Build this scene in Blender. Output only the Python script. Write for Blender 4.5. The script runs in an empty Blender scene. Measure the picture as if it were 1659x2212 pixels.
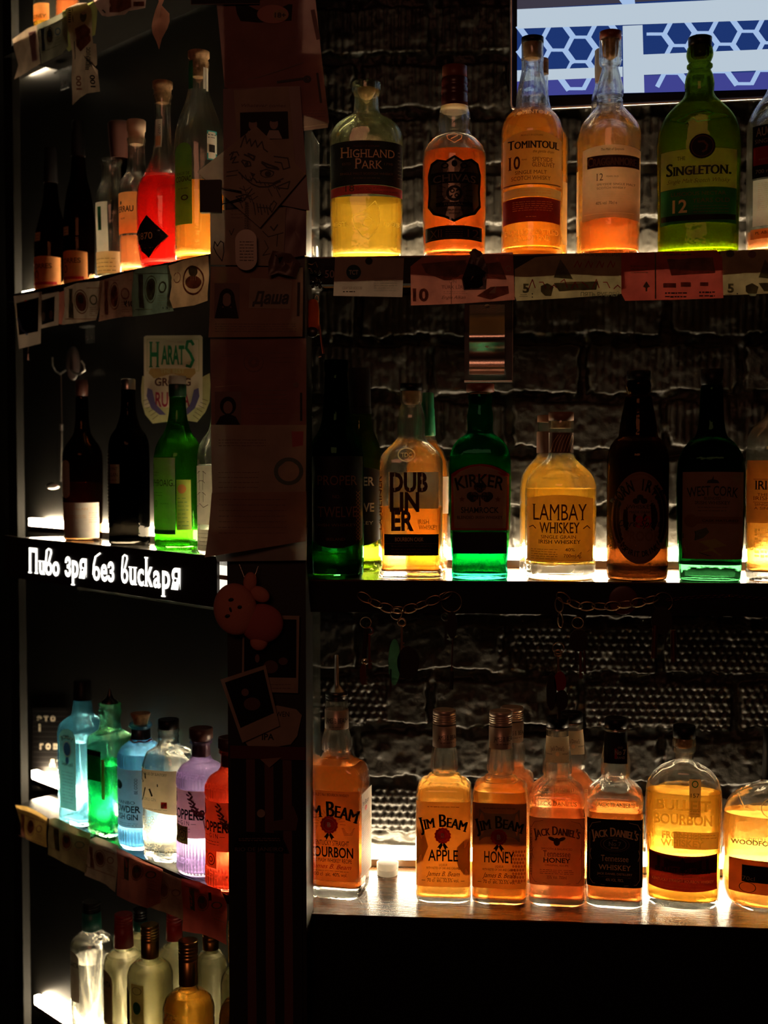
import bpy, math, random
import numpy as np
from mathutils import Vector, Matrix
random.seed(4)
S = bpy.context.scene
COL = S.collection
PI = math.pi
# ------------------------------------------------------------------ camera, world, lights, exposure
F = 2700.0                      # focal length in pixels of the 1659x2212 frame
YAW, PITCH = math.radians(5.0), math.radians(-2.46)
CAM = Vector((0, 0, 1.5))
cd = bpy.data.cameras.new('camera'); cam = bpy.data.objects.new('camera', cd); COL.objects.link(cam)
cd.sensor_fit = 'AUTO'; cd.sensor_width = 36; cd.lens = F / 2212 * 36
cam.location = CAM; cam.rotation_euler = (PI / 2 + PITCH, 0, YAW)
cd.clip_start = 0.05; cd.clip_end = 30
cd.dof.use_dof = True; cd.dof.focus_distance = 1.97; cd.dof.aperture_fstop = 3.2
S.camera = cam
w = bpy.data.worlds.new('world'); S.world = w; w.use_nodes = True
w.node_tree.nodes['Background'].inputs[0].default_value = (1.0, .6, .4, 1)
w.node_tree.nodes['Background'].inputs[1].default_value = 0.0012
LED_POWER = 95.0
LED_COLOR = (1.0, .80, .52)
def area(name, loc, rot, size, power, col):
    l = bpy.data.lights.new(name, 'AREA'); l.energy = power; l.color = col; l.shape = 'RECTANGLE'; l.size = size[0]; l.size_y = size[1]
    o = bpy.data.objects.new(name, l); COL.objects.link(o); o.location = loc; o.rotation_euler = rot; return o
area('room_fill', (-0.5, -2.2, 2.9), (math.radians(62), 0, math.radians(-8)), (1.6, .8), 8.0, (1, .36, .2))  # unseen warm fill added behind the camera for the dim room light
S.view_settings.view_transform = 'Standard'; S.view_settings.look = 'None'
S.view_settings.exposure = 0.0; S.view_settings.gamma = 1.0; S.view_settings.use_curve_mapping = False
cy = S.cycles
cy.max_bounces = 14; cy.transparent_max_bounces = 40; cy.diffuse_bounces = 3; cy.glossy_bounces = 4; cy.transmission_bounces = 10
cy.sample_clamp_indirect = 20.0; cy.caustics_reflective = True; cy.caustics_refractive = True
cy.use_denoising = True
# ------------------------------------------------------------------ pixel -> place
RM = (Matrix.Rotation(YAW, 3, 'Z') @ Matrix.Rotation(PI / 2 + PITCH, 3, 'X'))
FWD = Vector((-math.sin(YAW), math.cos(YAW), 0))
def ray(px, py): return RM @ Vector(((px - 829.5) / F, -(py - 1106) / F, -1))
def onplane(px, py, p0, n):
    d = ray(px, py); t = (p0 - CAM).dot(n) / d.dot(n); return CAM + d * t
def onz(px, py, z):
    d = ray(px, py); return CAM + d * ((z - CAM.z) / d.z)
YF = 1.90                                     # front edge of the shelves on the brick wall
def RP(px, py, off=0.0): return onplane(px, py, Vector((0, YF + off, 0)), Vector((0, 1, 0)))
_a = RM @ Vector(((495 - 829.5) / F, 0, -1)); _b = RM @ Vector(((35 - 829.5) / F, 0, -1))
def _flat(v, D): v = Vector((v.x, v.y, 0)); return v * (D / v.dot(FWD))
LR = _flat(_a, 2.00); LL = _flat(_b, 2.53)    # front line of the angled unit on the left
LU = (LL - LR).normalized(); LN = Vector((LU.y, -LU.x, 0))
if LN.dot(LR) < 0: LN = -LN
def LP(px, py, off=0.0): return onplane(px, py, LR + LN * off, LN)
def P(unit, px, py, off=0.0): return (RP if unit == 'R' else LP)(px, py, off)
# ------------------------------------------------------------------ materials
MATS = {}
def newmat(name):
    m = bpy.data.materials.new(name); m.use_nodes = True; nt = m.node_tree; nt.nodes.clear()
    out = nt.nodes.new('ShaderNodeOutputMaterial'); MATS[name] = m; return m, nt, out
def N(nt, t, **kw):
    n = nt.nodes.new(t)
    for k, v in kw.items(): n.inputs[k.replace('_', ' ')].default_value = v
    return n
def c4(c): return (c[0], c[1], c[2], 1)
def bump(nt, scale, strength, dist=.001, detail=3, vec=None):
    t = N(nt, 'ShaderNodeTexNoise', Scale=scale, Detail=detail); g = N(nt, 'ShaderNodeTexCoord')
    nt.links.new((vec or g.outputs['Object']), t.inputs['Vector'])
    b = N(nt, 'ShaderNodeBump', Strength=strength, Distance=dist); nt.links.new(t.outputs[0], b.inputs['Height']); return b
def solid(name, col, rough=.5, metal=0, spec=.5, bs=None, var=0, vs=20, coat=0):
    if name in MATS: return MATS[name]
    m, nt, out = newmat(name)
    p = N(nt, 'ShaderNodeBsdfPrincipled', Base_Color=c4(col), Roughness=rough, Metallic=metal)
    p.inputs['Specular IOR Level'].default_value = spec; p.inputs['Coat Weight'].default_value = coat
    if bs: nt.links.new(bump(nt, bs[0], bs[1]).outputs[0], p.inputs['Normal'])
    if var:
        t = N(nt, 'ShaderNodeTexNoise', Scale=vs, Detail=4); g = N(nt, 'ShaderNodeTexCoord'); nt.links.new(g.outputs['Object'], t.inputs['Vector'])
        r = nt.nodes.new('ShaderNodeValToRGB'); r.color_ramp.elements[0].position = .3; r.color_ramp.elements[1].position = .7
        r.color_ramp.elements[0].color = c4([x * (1 - var) for x in col]); r.color_ramp.elements[1].color = c4(col)
        nt.links.new(t.outputs[0], r.inputs[0]); nt.links.new(r.outputs[0], p.inputs['Base Color'])
    nt.links.new(p.outputs[0], out.inputs[0]); return m
def paper(name, col, tr=.35, rough=.6, var=.12, vs=60, tcol=None):
    if name in MATS: return MATS[name]
    m, nt, out = newmat(name)
    t = N(nt, 'ShaderNodeTexNoise', Scale=vs, Detail=5); g = N(nt, 'ShaderNodeTexCoord'); nt.links.new(g.outputs['Object'], t.inputs['Vector'])
    r = nt.nodes.new('ShaderNodeValToRGB'); r.color_ramp.elements[0].position = .35; r.color_ramp.elements[1].position = .65
    r.color_ramp.elements[0].color = c4([x * (1 - var) for x in col]); r.color_ramp.elements[1].color = c4(col)
    nt.links.new(t.outputs[0], r.inputs[0])
    p = N(nt, 'ShaderNodeBsdfPrincipled', Roughness=rough); nt.links.new(r.outputs[0], p.inputs['Base Color']); p.inputs['Specular IOR Level'].default_value = .25
    tl = N(nt, 'ShaderNodeBsdfTranslucent')
    if tcol: tl.inputs[0].default_value = c4(tcol)
    else: nt.links.new(r.outputs[0], tl.inputs[0])
    mx = N(nt, 'ShaderNodeMixShader', Fac=tr); nt.links.new(p.outputs[0], mx.inputs[1]); nt.links.new(tl.outputs[0], mx.inputs[2])
    nt.links.new(mx.outputs[0], out.inputs[0]); return m
def ink(name, col, tr=0.0): return paper(name, col, tr, .5, 0.0) if tr else solid(name, col, .45, spec=.2)
def glass(name, tint, edge, tr=.04, tcol=None, rough=.0, wav=.45, scale=34, clear=.25):
    if name in MATS: return MATS[name]
    m, nt, out = newmat(name)
    b = bump(nt, scale, wav, .002); t4 = c4([x ** .5 for x in tint])
    gl = N(nt, 'ShaderNodeBsdfGlass', Color=t4, Roughness=rough, IOR=1.5); nt.links.new(b.outputs[0], gl.inputs['Normal'])
    tp = N(nt, 'ShaderNodeBsdfTransparent', Color=t4); m1 = N(nt, 'ShaderNodeMixShader', Fac=clear); nt.links.new(gl.outputs[0], m1.inputs[1]); nt.links.new(tp.outputs[0], m1.inputs[2])
    tl = N(nt, 'ShaderNodeBsdfTranslucent', Color=c4(tcol or [.5 * x + .4 for x in tint]))
    m2 = N(nt, 'ShaderNodeMixShader', Fac=tr * .6); nt.links.new(m1.outputs[0], m2.inputs[1]); nt.links.new(tl.outputs[0], m2.inputs[2])
    nt.links.new(m2.outputs[0], out.inputs[0]); return m
def lens(name, tint, mixt=.7):
    if name in MATS: return MATS[name]
    m, nt, out = newmat(name)
    g = N(nt, 'ShaderNodeBsdfGlass', Color=c4(tint), Roughness=.02, IOR=1.45); b = bump(nt, 60, .5, .003); nt.links.new(b.outputs[0], g.inputs['Normal'])
    tp = N(nt, 'ShaderNodeBsdfTransparent', Color=c4(tint)); mx = N(nt, 'ShaderNodeMixShader', Fac=mixt)
    nt.links.new(g.outputs[0], mx.inputs[1]); nt.links.new(tp.outputs[0], mx.inputs[2])
    tl = N(nt, 'ShaderNodeBsdfTranslucent', Color=c4(tint)); m3 = N(nt, 'ShaderNodeMixShader', Fac=.5); nt.links.new(mx.outputs[0], m3.inputs[1]); nt.links.new(tl.outputs[0], m3.inputs[2]); nt.links.new(m3.outputs[0], out.inputs[0]); return m
def liquid(name, col, tr=.34, tcol=None):
    if name in MATS: return MATS[name]
    m, nt, out = newmat(name)
    lw = N(nt, 'ShaderNodeLayerWeight', Blend=.4)
    mc = nt.nodes.new('ShaderNodeMix'); mc.data_type = 'RGBA'
    mc.inputs['A'].default_value = c4([x ** .5 for x in col]); mc.inputs['B'].default_value = c4([x ** 1.1 for x in col]); nt.links.new(lw.outputs['Facing'], mc.inputs['Factor'])
    tp = nt.nodes.new('ShaderNodeBsdfTransparent'); nt.links.new(mc.outputs['Result'], tp.inputs[0])
    rf = N(nt, 'ShaderNodeBsdfRefraction', Color=c4([x ** .5 for x in col]), Roughness=.06, IOR=1.25)
    tl = N(nt, 'ShaderNodeBsdfTranslucent', Color=c4(tcol or col))
    m1 = N(nt, 'ShaderNodeMixShader', Fac=.25); nt.links.new(tp.outputs[0], m1.inputs[1]); nt.links.new(rf.outputs[0], m1.inputs[2])
    m2 = N(nt, 'ShaderNodeMixShader', Fac=tr * .8); nt.links.new(m1.outputs[0], m2.inputs[1]); nt.links.new(tl.outputs[0], m2.inputs[2])
    nt.links.new(m2.outputs[0], out.inputs[0]); return m
def emit(name, col, s):
    if name in MATS: return MATS[name]
    m, nt, out = newmat(name); e = N(nt, 'ShaderNodeEmission', Color=c4(col), Strength=s); nt.links.new(e.outputs[0], out.inputs[0]); return m
BLK = solid('black_paint', (.008, .007, .006), .5, spec=.15)
INK = ink('dark_ink', (.012, .008, .006))
METAL = solid('steel', (.55, .52, .48), .28, 1, bs=(300, .08))
DMETAL = solid('dark_metal', (.10, .09, .08), .35, 1)
WHITE = paper('white_paper', (.85, .82, .74), .6)
CREAM = paper('cream_paper', (.78, .62, .40), .6)
LED = emit('led_diffuser', LED_COLOR, LED_POWER)
CORK = solid('cork', (.50, .28, .13), .8, bs=(120, .6), var=.55, vs=150)
CLEAR = glass('clear_glass', (.95, .95, .90), (.55, .51, .40), .01, (.8, .75, .6))
BASE = lens('thick_base_glass', (1, .93, .72))
# ------------------------------------------------------------------ mesh building
class MB:
    def __init__(s): s.v = []; s.f = []; s.mi = []; s.m = []; s.sm = []
    def slot(s, m):
        if m not in s.m: s.m.append(m)
        return s.m.index(m)
    def add(s, vs, fs, mat, smooth=False):
        n = len(s.v); k = s.slot(mat); s.v += [tuple(v) for v in vs]
        for f in fs: s.f.append(tuple(i + n for i in f)); s.mi.append(k); s.sm.append(smooth)
    def grid(s, rows, mat, smooth=True, cu=False, cv=False):
        nr, nc = len(rows), len(rows[0]); vs = [p for r in rows for p in r]; fs = []
        for i in range(nr - (0 if cv else 1)):
            for j in range(nc - (0 if cu else 1)):
                i2, j2 = (i + 1) % nr, (j + 1) % nc
                fs.append((i * nc + j, i * nc + j2, i2 * nc + j2, i2 * nc + j))
        s.add(vs, fs, mat, smooth)
    def hexa(s, c8, mat):      # 4 lower then 4 upper corners
        s.add(c8, [(0, 3, 2, 1), (4, 5, 6, 7), (0, 1, 5, 4), (1, 2, 6, 5), (2, 3, 7, 6), (3, 0, 4, 7)], mat)
    def box(s, x0, x1, y0, y1, z0, z1, mat):
        s.hexa([(x0, y0, z0), (x1, y0, z0), (x1, y1, z0), (x0, y1, z0), (x0, y0, z1), (x1, y0, z1), (x1, y1, z1), (x0, y1, z1)], mat)
    def tube(s, pts, r, mat, seg=8, closed=False):
        pts = [Vector(p) for p in pts]; n = len(pts); rings = []; up = Vector((0.13, 0.2, 0.97))
        for i, p in enumerate(pts):
            a = pts[(i - 1) % n] if (closed or i) else p; b = pts[(i + 1) % n] if (closed or i < n - 1) else p
            t = (b - a).normalized(); u = t.cross(up)
            if u.length < 1e-3: u = t.cross(Vector((1, 0, 0)))
            u.normalize(); v = t.cross(u).normalized(); rr = r[i] if isinstance(r, (list, tuple)) else r
            rings.append([p + (u * math.cos(2 * PI * k / seg) + v * math.sin(2 * PI * k / seg)) * rr for k in range(seg)])
        s.grid(rings, mat, True, True, closed)
        if not closed:
            for q in (rings[0], rings[-1]): s.add(q, [tuple(range(seg))], mat)
    def build(s, name, parent=None, loc=None):
        me = bpy.data.meshes.new(name); me.from_pydata(s.v, [], s.f)
        for m in s.m: me.materials.append(m)
        me.polygons.foreach_set('material_index', s.mi); me.polygons.foreach_set('use_smooth', s.sm); me.update()
        o = bpy.data.objects.new(name, me); COL.objects.link(o)
        if parent is not None: o.parent = parent
        if loc is not None: o.location = loc
        return o
def tag(o, label, cat, group=None, kind=None):
    o['label'] = label; o['category'] = cat
    if group: o['group'] = group
    if kind: o['kind'] = kind
    return o
def struct(o): o['kind'] = 'structure'; return o
def empty(name, loc, rz=0):
    o = bpy.data.objects.new(name, None); COL.objects.link(o); o.location = loc; o.rotation_euler = (0, 0, rz); o.empty_display_size = .02; return o
def recenter(o):               # put a world-space mesh's origin at its middle
    me = o.data; n = len(me.vertices); co = np.empty(n * 3); me.vertices.foreach_get('co', co); co = co.reshape(-1, 3)
    c = (co.min(0) + co.max(0)) / 2; me.vertices.foreach_set('co', (co - c).ravel()); o.location = c; me.update(); return o
# ---- lettering: flat triangles from the built-in typeface, optional slab serifs, stretched to a size in px
_tc = {}
def glyphs(body, serif=False, bold=0.0, shear=0.0, caps=0.0):
    if caps: bold = 0.0
    key = (body, serif, bold, shear, caps)
    if key in _tc: return _tc[key]
    c = bpy.data.curves.new('t', 'FONT'); c.body = body; c.resolution_u = 3; c.offset = bold; c.shear = shear
    if caps:
        c.small_caps_scale = caps
        for ch in c.body_format: ch.use_small_caps = True
    o = bpy.data.objects.new('t', c); COL.objects.link(o); me = bpy.data.meshes.new_from_object(o)
    v = [(q.co.x, q.co.y) for q in me.vertices]; f = [tuple(q.vertices) for q in me.polygons]
    if serif:
        cnt = {}
        for g in f:
            for i in range(len(g)): e = tuple(sorted((g[i], g[(i + 1) % len(g)]))); cnt[e] = cnt.get(e, 0) + 1
        nb = {}
        for (a, b), k in cnt.items():
            if k == 1: nb.setdefault(a, []).append(b); nb.setdefault(b, []).append(a)
        up = lambda a, b: all(abs(v[q][0] - v[a][0]) < .12 * abs(v[q][1] - v[a][1]) for q in nb[a] if q != b)
        for (a, b), k in cnt.items():
            if k == 1 and up(a, b) and up(b, a) and abs(v[a][1] - v[b][1]) < .012 and .05 < abs(v[a][0] - v[b][0]) < .19:
                x0, x1 = sorted((v[a][0], v[b][0])); y = v[a][1]; h = .035; e = .055; n = len(v)
                y0, y1 = (y, y + h) if y < .25 else (y - h, y)
                v += [(x0 - e, y0), (x1 + e, y0), (x1 + e, y1), (x0 - e, y1)]; f.append((n, n + 1, n + 2, n + 3))
    bpy.data.objects.remove(o); bpy.data.curves.remove(c); bpy.data.meshes.remove(me)
    _tc[key] = (v, f); return v, f
class Deco:                     # draws flat marks in px coordinates (x right, y down) through a mapping fn(x, y, layer)
    def __init__(s, mb, fn): s.mb = mb; s.fn = fn; s.k = 1
    def put(s, pts, faces, mat, k=None):
        s.mb.add([s.fn(x, y, (s.k if k is None else k)) for x, y in pts], faces, mat, False)
    def quad(s, p, mat, nx=8, ny=4, k=None):     # p: tl,tr,br,bl
        pts = []
        for j in range(ny + 1):
            for i in range(nx + 1):
                u, v = i / nx, j / ny
                pts.append(tuple((p[0][q] * (1 - u) + p[1][q] * u) * (1 - v) + (p[3][q] * (1 - u) + p[2][q] * u) * v for q in (0, 1)))
        s.put(pts, [(j * (nx + 1) + i, j * (nx + 1) + i + 1, (j + 1) * (nx + 1) + i + 1, (j + 1) * (nx + 1) + i) for j in range(ny) for i in range(nx)], mat, k)
    def rect(s, x0, x1, y0, y1, mat, nx=None, k=None): s.quad([(x0, y0), (x1, y0), (x1, y1), (x0, y1)], mat, nx or max(2, int(abs(x1 - x0) / 5)), max(1, int(abs(y1 - y0) / 40)), k)
    def frame(s, x0, x1, y0, y1, w, mat):
        s.rect(x0, x1, y0, y0 + w, mat); s.rect(x0, x1, y1 - w, y1, mat); s.rect(x0, x0 + w, y0, y1, mat); s.rect(x1 - w, x1, y0, y1, mat)
    def ell(s, cx, cy, rx, ry, mat, rot=0, n=28, r0=0.0, k=None):
        pts = []; fs = []; rings = [r0] + [r0 + (1 - r0) * q for q in (.34, .67, 1)]
        for r in rings:
            for i in range(n):
                a = 2 * PI * i / n; x, y = rx * r * math.cos(a), ry * r * math.sin(a)
                pts.append((cx + x * math.cos(rot) - y * math.sin(rot), cy + x * math.sin(rot) + y * math.cos(rot)))
        for q in range(3):
            for i in range(n): fs.append((q * n + i, q * n + (i + 1) % n, (q + 1) * n + (i + 1) % n, (q + 1) * n + i))
        s.put(pts, fs, mat, k)
    def poly(s, p, mat, k=None):
        cx = sum(q[0] for q in p) / len(p); cy_ = sum(q[1] for q in p) / len(p); n = len(p)
        s.put(list(p) + [(cx, cy_)], [(i, (i + 1) % n, n) for i in range(n)], mat, k)
    def line(s, p, w, mat, k=None):
        for (x0, y0), (x1, y1) in zip(p[:-1], p[1:]):
            L = math.hypot(x1 - x0, y1 - y0) or 1; nx, ny = -(y1 - y0) / L * w / 2, (x1 - x0) / L * w / 2; ex, ey = (x1 - x0) / L * w * .3, (y1 - y0) / L * w * .3
            s.put([(x0 + nx - ex, y0 + ny - ey), (x1 + nx + ex, y1 + ny + ey), (x1 - nx + ex, y1 - ny + ey), (x0 - nx - ex, y0 - ny - ey)], [(0, 1, 2, 3)], mat, k)
    def text(s, body, cx, y, h, w, mat, serif=False, bold=0.0, shear=0.0, caps=0.0, arc=0.0, rot=0.0, slope=0.0, k=None, grow=0.0):
        v, f = glyphs(body, serif, bold, shear, caps)
        if not v: return
        x0 = min(q[0] for q in v); x1 = max(q[0] for q in v); ch = .68 if any(c.isupper() or c.isdigit() or c in 'bdfhkltйб' for c in body) else .54
        sx = w / max(x1 - x0, 1e-3); sy = h / ch; pts = []
        cr, sr = math.cos(rot), math.sin(rot)
        for a, b in v:
            t = ((a - x0) / max(x1 - x0, 1e-3) - .5) * 2
            x = t * w / 2; yy = -b * sy * (1 + grow * (t * t - .5)) + arc * t * t + slope * t
            if arc: x = x - b * sy * -1 * 0 + (b * sy) * (2 * arc * t / (w / 2)) * .6
            pts.append((cx + x * cr - yy * sr, y + x * sr + yy * cr))
        if caps and bold:            # heavier strokes: the same letters again, nudged sideways
            e = h * .034 + bold * 8
            for dx in (-e, e): s.put([(x + dx, yy) for x, yy in pts], f, mat, (s.k if k is None else k) + (.12 if dx > 0 else .06))
        s.put(pts, f, mat, k)
    def micro(s, x0, x1, y0, y1, n, mat, w=1.0, seed=1):        # lines of print too small to read
        rr = random.Random(seed)
        for i in range(n):
            y = y0 + (y1 - y0) * i / max(1, n - 1); x = x0
            while x < x1 - 2:
                e = min(x1, x + rr.uniform(3, 11)); s.rect(x, e, y, y + w * rr.uniform(.8, 1.2), mat, 2); x = e + rr.uniform(1.2, 2.6)
# ------------------------------------------------------------------ bottles
def pchip(ys, hs, yq):
    ys = np.array(ys, float); hs = np.array(hs, float); d = np.diff(ys); m = np.diff(hs) / d; t = np.zeros(len(ys))
    t[0], t[-1] = m[0], m[-1]
    for i in range(1, len(m)): t[i] = 0 if m[i - 1] * m[i] <= 0 else 2 * m[i - 1] * m[i] / (m[i - 1] + m[i])
    i = np.clip(np.searchsorted(ys, yq) - 1, 0, len(d) - 1); h = d[i]; u = (yq - ys[i]) / h
    return (2 * u**3 - 3 * u**2 + 1) * hs[i] + (u**3 - 2 * u**2 + u) * h * t[i] + (-2 * u**3 + 3 * u**2) * hs[i + 1] + (u**3 - u**2) * h * t[i + 1]
class Bottle:
    def __init__(s, name, label, unit, cx, off, zs, prof, gmat=None, n=2.0, R=1.0, turn=0.0, liq=None, group=None, seg=56, ribs=None, base=None, basemat=None, cat='bottle', open_top=False):
        ps = [p[0] for p in prof]; s.y0, s.y1 = ps[0], ps[-1]
        q = P(unit, cx, s.y1, off); s.loc = Vector((q.x, q.y, zs)); s.px = s.loc - CAM
        dep = s.px.dot(FWD); s.s = dep / F; s.off = off; s.unit = unit; s.cx = cx
        s.root = empty(name, s.loc, math.atan2(-s.px.x, s.px.y) - math.radians(turn)); tag(s.root, label, cat, group)
        s.ztop = P(unit, cx, s.y0, off).z - zs; s.prof = prof; s.n = n; s.R = R
        s.hm = max(p[1] for p in prof); s.hn = min(p[1] for p in prof[:max(2, len(prof) // 2)]); s.seg = seg; s.ribs = ribs
        if gmat:
            mb = MB(); ys = s.samp(s.y0, s.y1); rows = [s.ring(y) for y in ys]; bh = base or 9; rib = s.ribs; s.ribs = None
            inn = [s.ring(y, 1, .0021) for y in s.samp(s.y0 + .3, s.y1 - bh)]; s.ribs = rib; inn.append([(x * .6, y * .6, z + bh * .18 * s.s) for x, y, z in inn[-1]])
            mb.grid(rows[::-1], gmat, True, True); mb.add(rows[-1], [tuple(range(seg))[::-1]], gmat)
            mb.grid(inn, gmat, True, True); mb.add(inn[-1], [tuple(range(seg))], gmat)
            mb.grid([inn[0], rows[0]], gmat, False, True)
            mb.build('glass_body', s.root)
        if liq:
            lm, yl = liq[:2]; mb = MB(); bh = base or 9; rib = s.ribs; s.ribs = None; rows = [s.ring(y, 1, .0023) for y in s.samp(yl, s.y1 - bh - .8)]; s.ribs = rib
            mb.grid(rows[::-1], lm, True, True); mb.add(rows[0], [tuple(range(seg))], lm); mb.add(rows[-1], [tuple(range(seg))[::-1]], lm); mb.build('liquid', s.root)
    def z(s, y): return s.ztop * (s.y1 - y) / (s.y1 - s.y0)
    def samp(s, a, b):
        n = max(6, int((b - a) / 5)); k = [p[0] for p in s.prof if a < p[0] < b]
        return sorted(set([round(float(x), 2) for x in np.linspace(a, b, n)] + k))
    def hw(s, y):
        ys = [p[0] for p in s.prof]; hs = [p[1] for p in s.prof]; return float(pchip(ys, hs, np.array([min(max(y, ys[0]), ys[-1])]))[0])
    def shape(s, y):
        h = s.hw(y); t = min(1, max(0, (h - s.hn) / max(1, s.hm - s.hn))) ; t = t ** 1.2
        return h * s.s, h * s.s * (1 + (s.R - 1) * t), 2 + (s.n - 2) * t
    def ring(s, y, k=1.0, inset=0.0):
        a, b, n = s.shape(y); a = a * k - inset; b = b * k - inset; z = s.z(y); o = []
        for i in range(s.seg):
            t = 2 * PI * i / s.seg; c, q = math.cos(t), math.sin(t); f = 1
            if s.ribs and any(u <= y <= v for u, v in s.ribs[2]): f = 1 + s.ribs[1] * math.cos(s.ribs[0] * t)
            o.append((a * f * math.copysign(abs(c) ** (2 / n), c), b * f * math.copysign(abs(q) ** (2 / n), q), z))
        return o
    def fn(s, dx, y, k):          # dx in px from the bottle's middle, y photo row
        a, b, n = s.shape(y); x = dx * s.s; e = .0004 + .00035 * k; a += e; b += e
        u = max(-.985, min(.985, x / a)); return (u * a, -b * (1 - abs(u) ** n) ** (1 / n), s.z(y))
    def label(s, x0, x1, y0, y1, mat, name='front_label', top=None, bot=None, label=None):
        mb = MB(); nx = max(8, int((x1 - x0) / 4)); ny = max(3, int((y1 - y0) / 14)); rows = []
        for j in range(ny + 1):
            r = []
            for i in range(nx + 1):
                u = -1 + 2 * i / nx; x = (x0 + x1) / 2 + (x1 - x0) / 2 * math.sin(u * PI / 2) / 1.0
                t = (x - (x0 + x1) / 2) / ((x1 - x0) / 2)
                a = y0 + (top(t) if top else 0); b = y1 + (bot(t) if bot else 0); r.append(s.fn(x, a + (b - a) * j / ny, 0))
            rows.append(r)
        mb.grid(rows, mat, True); d = Deco(mb, s.fn); d.owner = s; d.nm = name; d.lab = label; return d
    def done(s, d):
        o = d.mb.build(d.nm, s.root)
        if d.lab: o['label'] = d.lab
        return o
    def lathe(s, name, prof, mat, seg=36, knurl=0, label=None, smooth=True, dx=0):
        mb = MB(); rows = []
        for y, h in prof: rows.append([(dx * s.s + h * s.s * (1 + knurl * (i % 2)) * math.cos(2 * PI * i / seg), h * s.s * (1 + knurl * (i % 2)) * math.sin(2 * PI * i / seg), s.z(y)) for i in range(seg)])
        mb.grid(rows, mat, smooth, True); mb.add(rows[0], [tuple(range(seg))], mat); mb.add(rows[-1], [tuple(range(seg))], mat)
        o = mb.build(name, s.root)
        if label: o['label'] = label
        return o
def arch(h): return lambda t: h * t * t
def ovt(h): return lambda t: h * (1 - math.sqrt(max(0, 1 - t * t)))
def ovb(h): return lambda t: -h * (1 - math.sqrt(max(0, 1 - t * t)))
# ---- sheets: cards, notes, prints hung on a vertical plane; corners in px on that plane
def sheet(name, label, cat, corners, unit, off, mat, group=None, wave=.0012, freq=40, seed=0, deco=None, nx=14, ny=10, outline=None, curl=None, thick=0):
    rr = random.Random(seed); ph = [rr.uniform(0, 6) for _ in range(4)]; nrm = LN if unit == 'L' else Vector((0, 1, 0))
    tl, tr, br, bl = corners; ymin = min(c[1] for c in corners); ymax = max(c[1] for c in corners); xmin = min(c[0] for c in corners); xmax = max(c[0] for c in corners)
    def fn(x, y, k):
        q = P(unit, x, y, off); h = wave * (math.sin(x / freq * 2 + ph[0] + y / freq * .7) + .6 * math.sin(y / freq * 1.7 + ph[1] + x / freq * .5))
        if curl: h += curl((x - xmin) / (xmax - xmin), (y - ymin) / (ymax - ymin))
        return q - nrm * (abs(wave) * 1.6 + h + .00035 * k)
    mb = MB(); d = Deco(mb, fn)
    d.quad(corners, mat, nx, ny, 0)
    for i in range(len(mb.sm)): mb.sm[i] = True
    if deco: deco(d)
    o = mb.build(name); recenter(o); return tag(o, label, cat, group)
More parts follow.
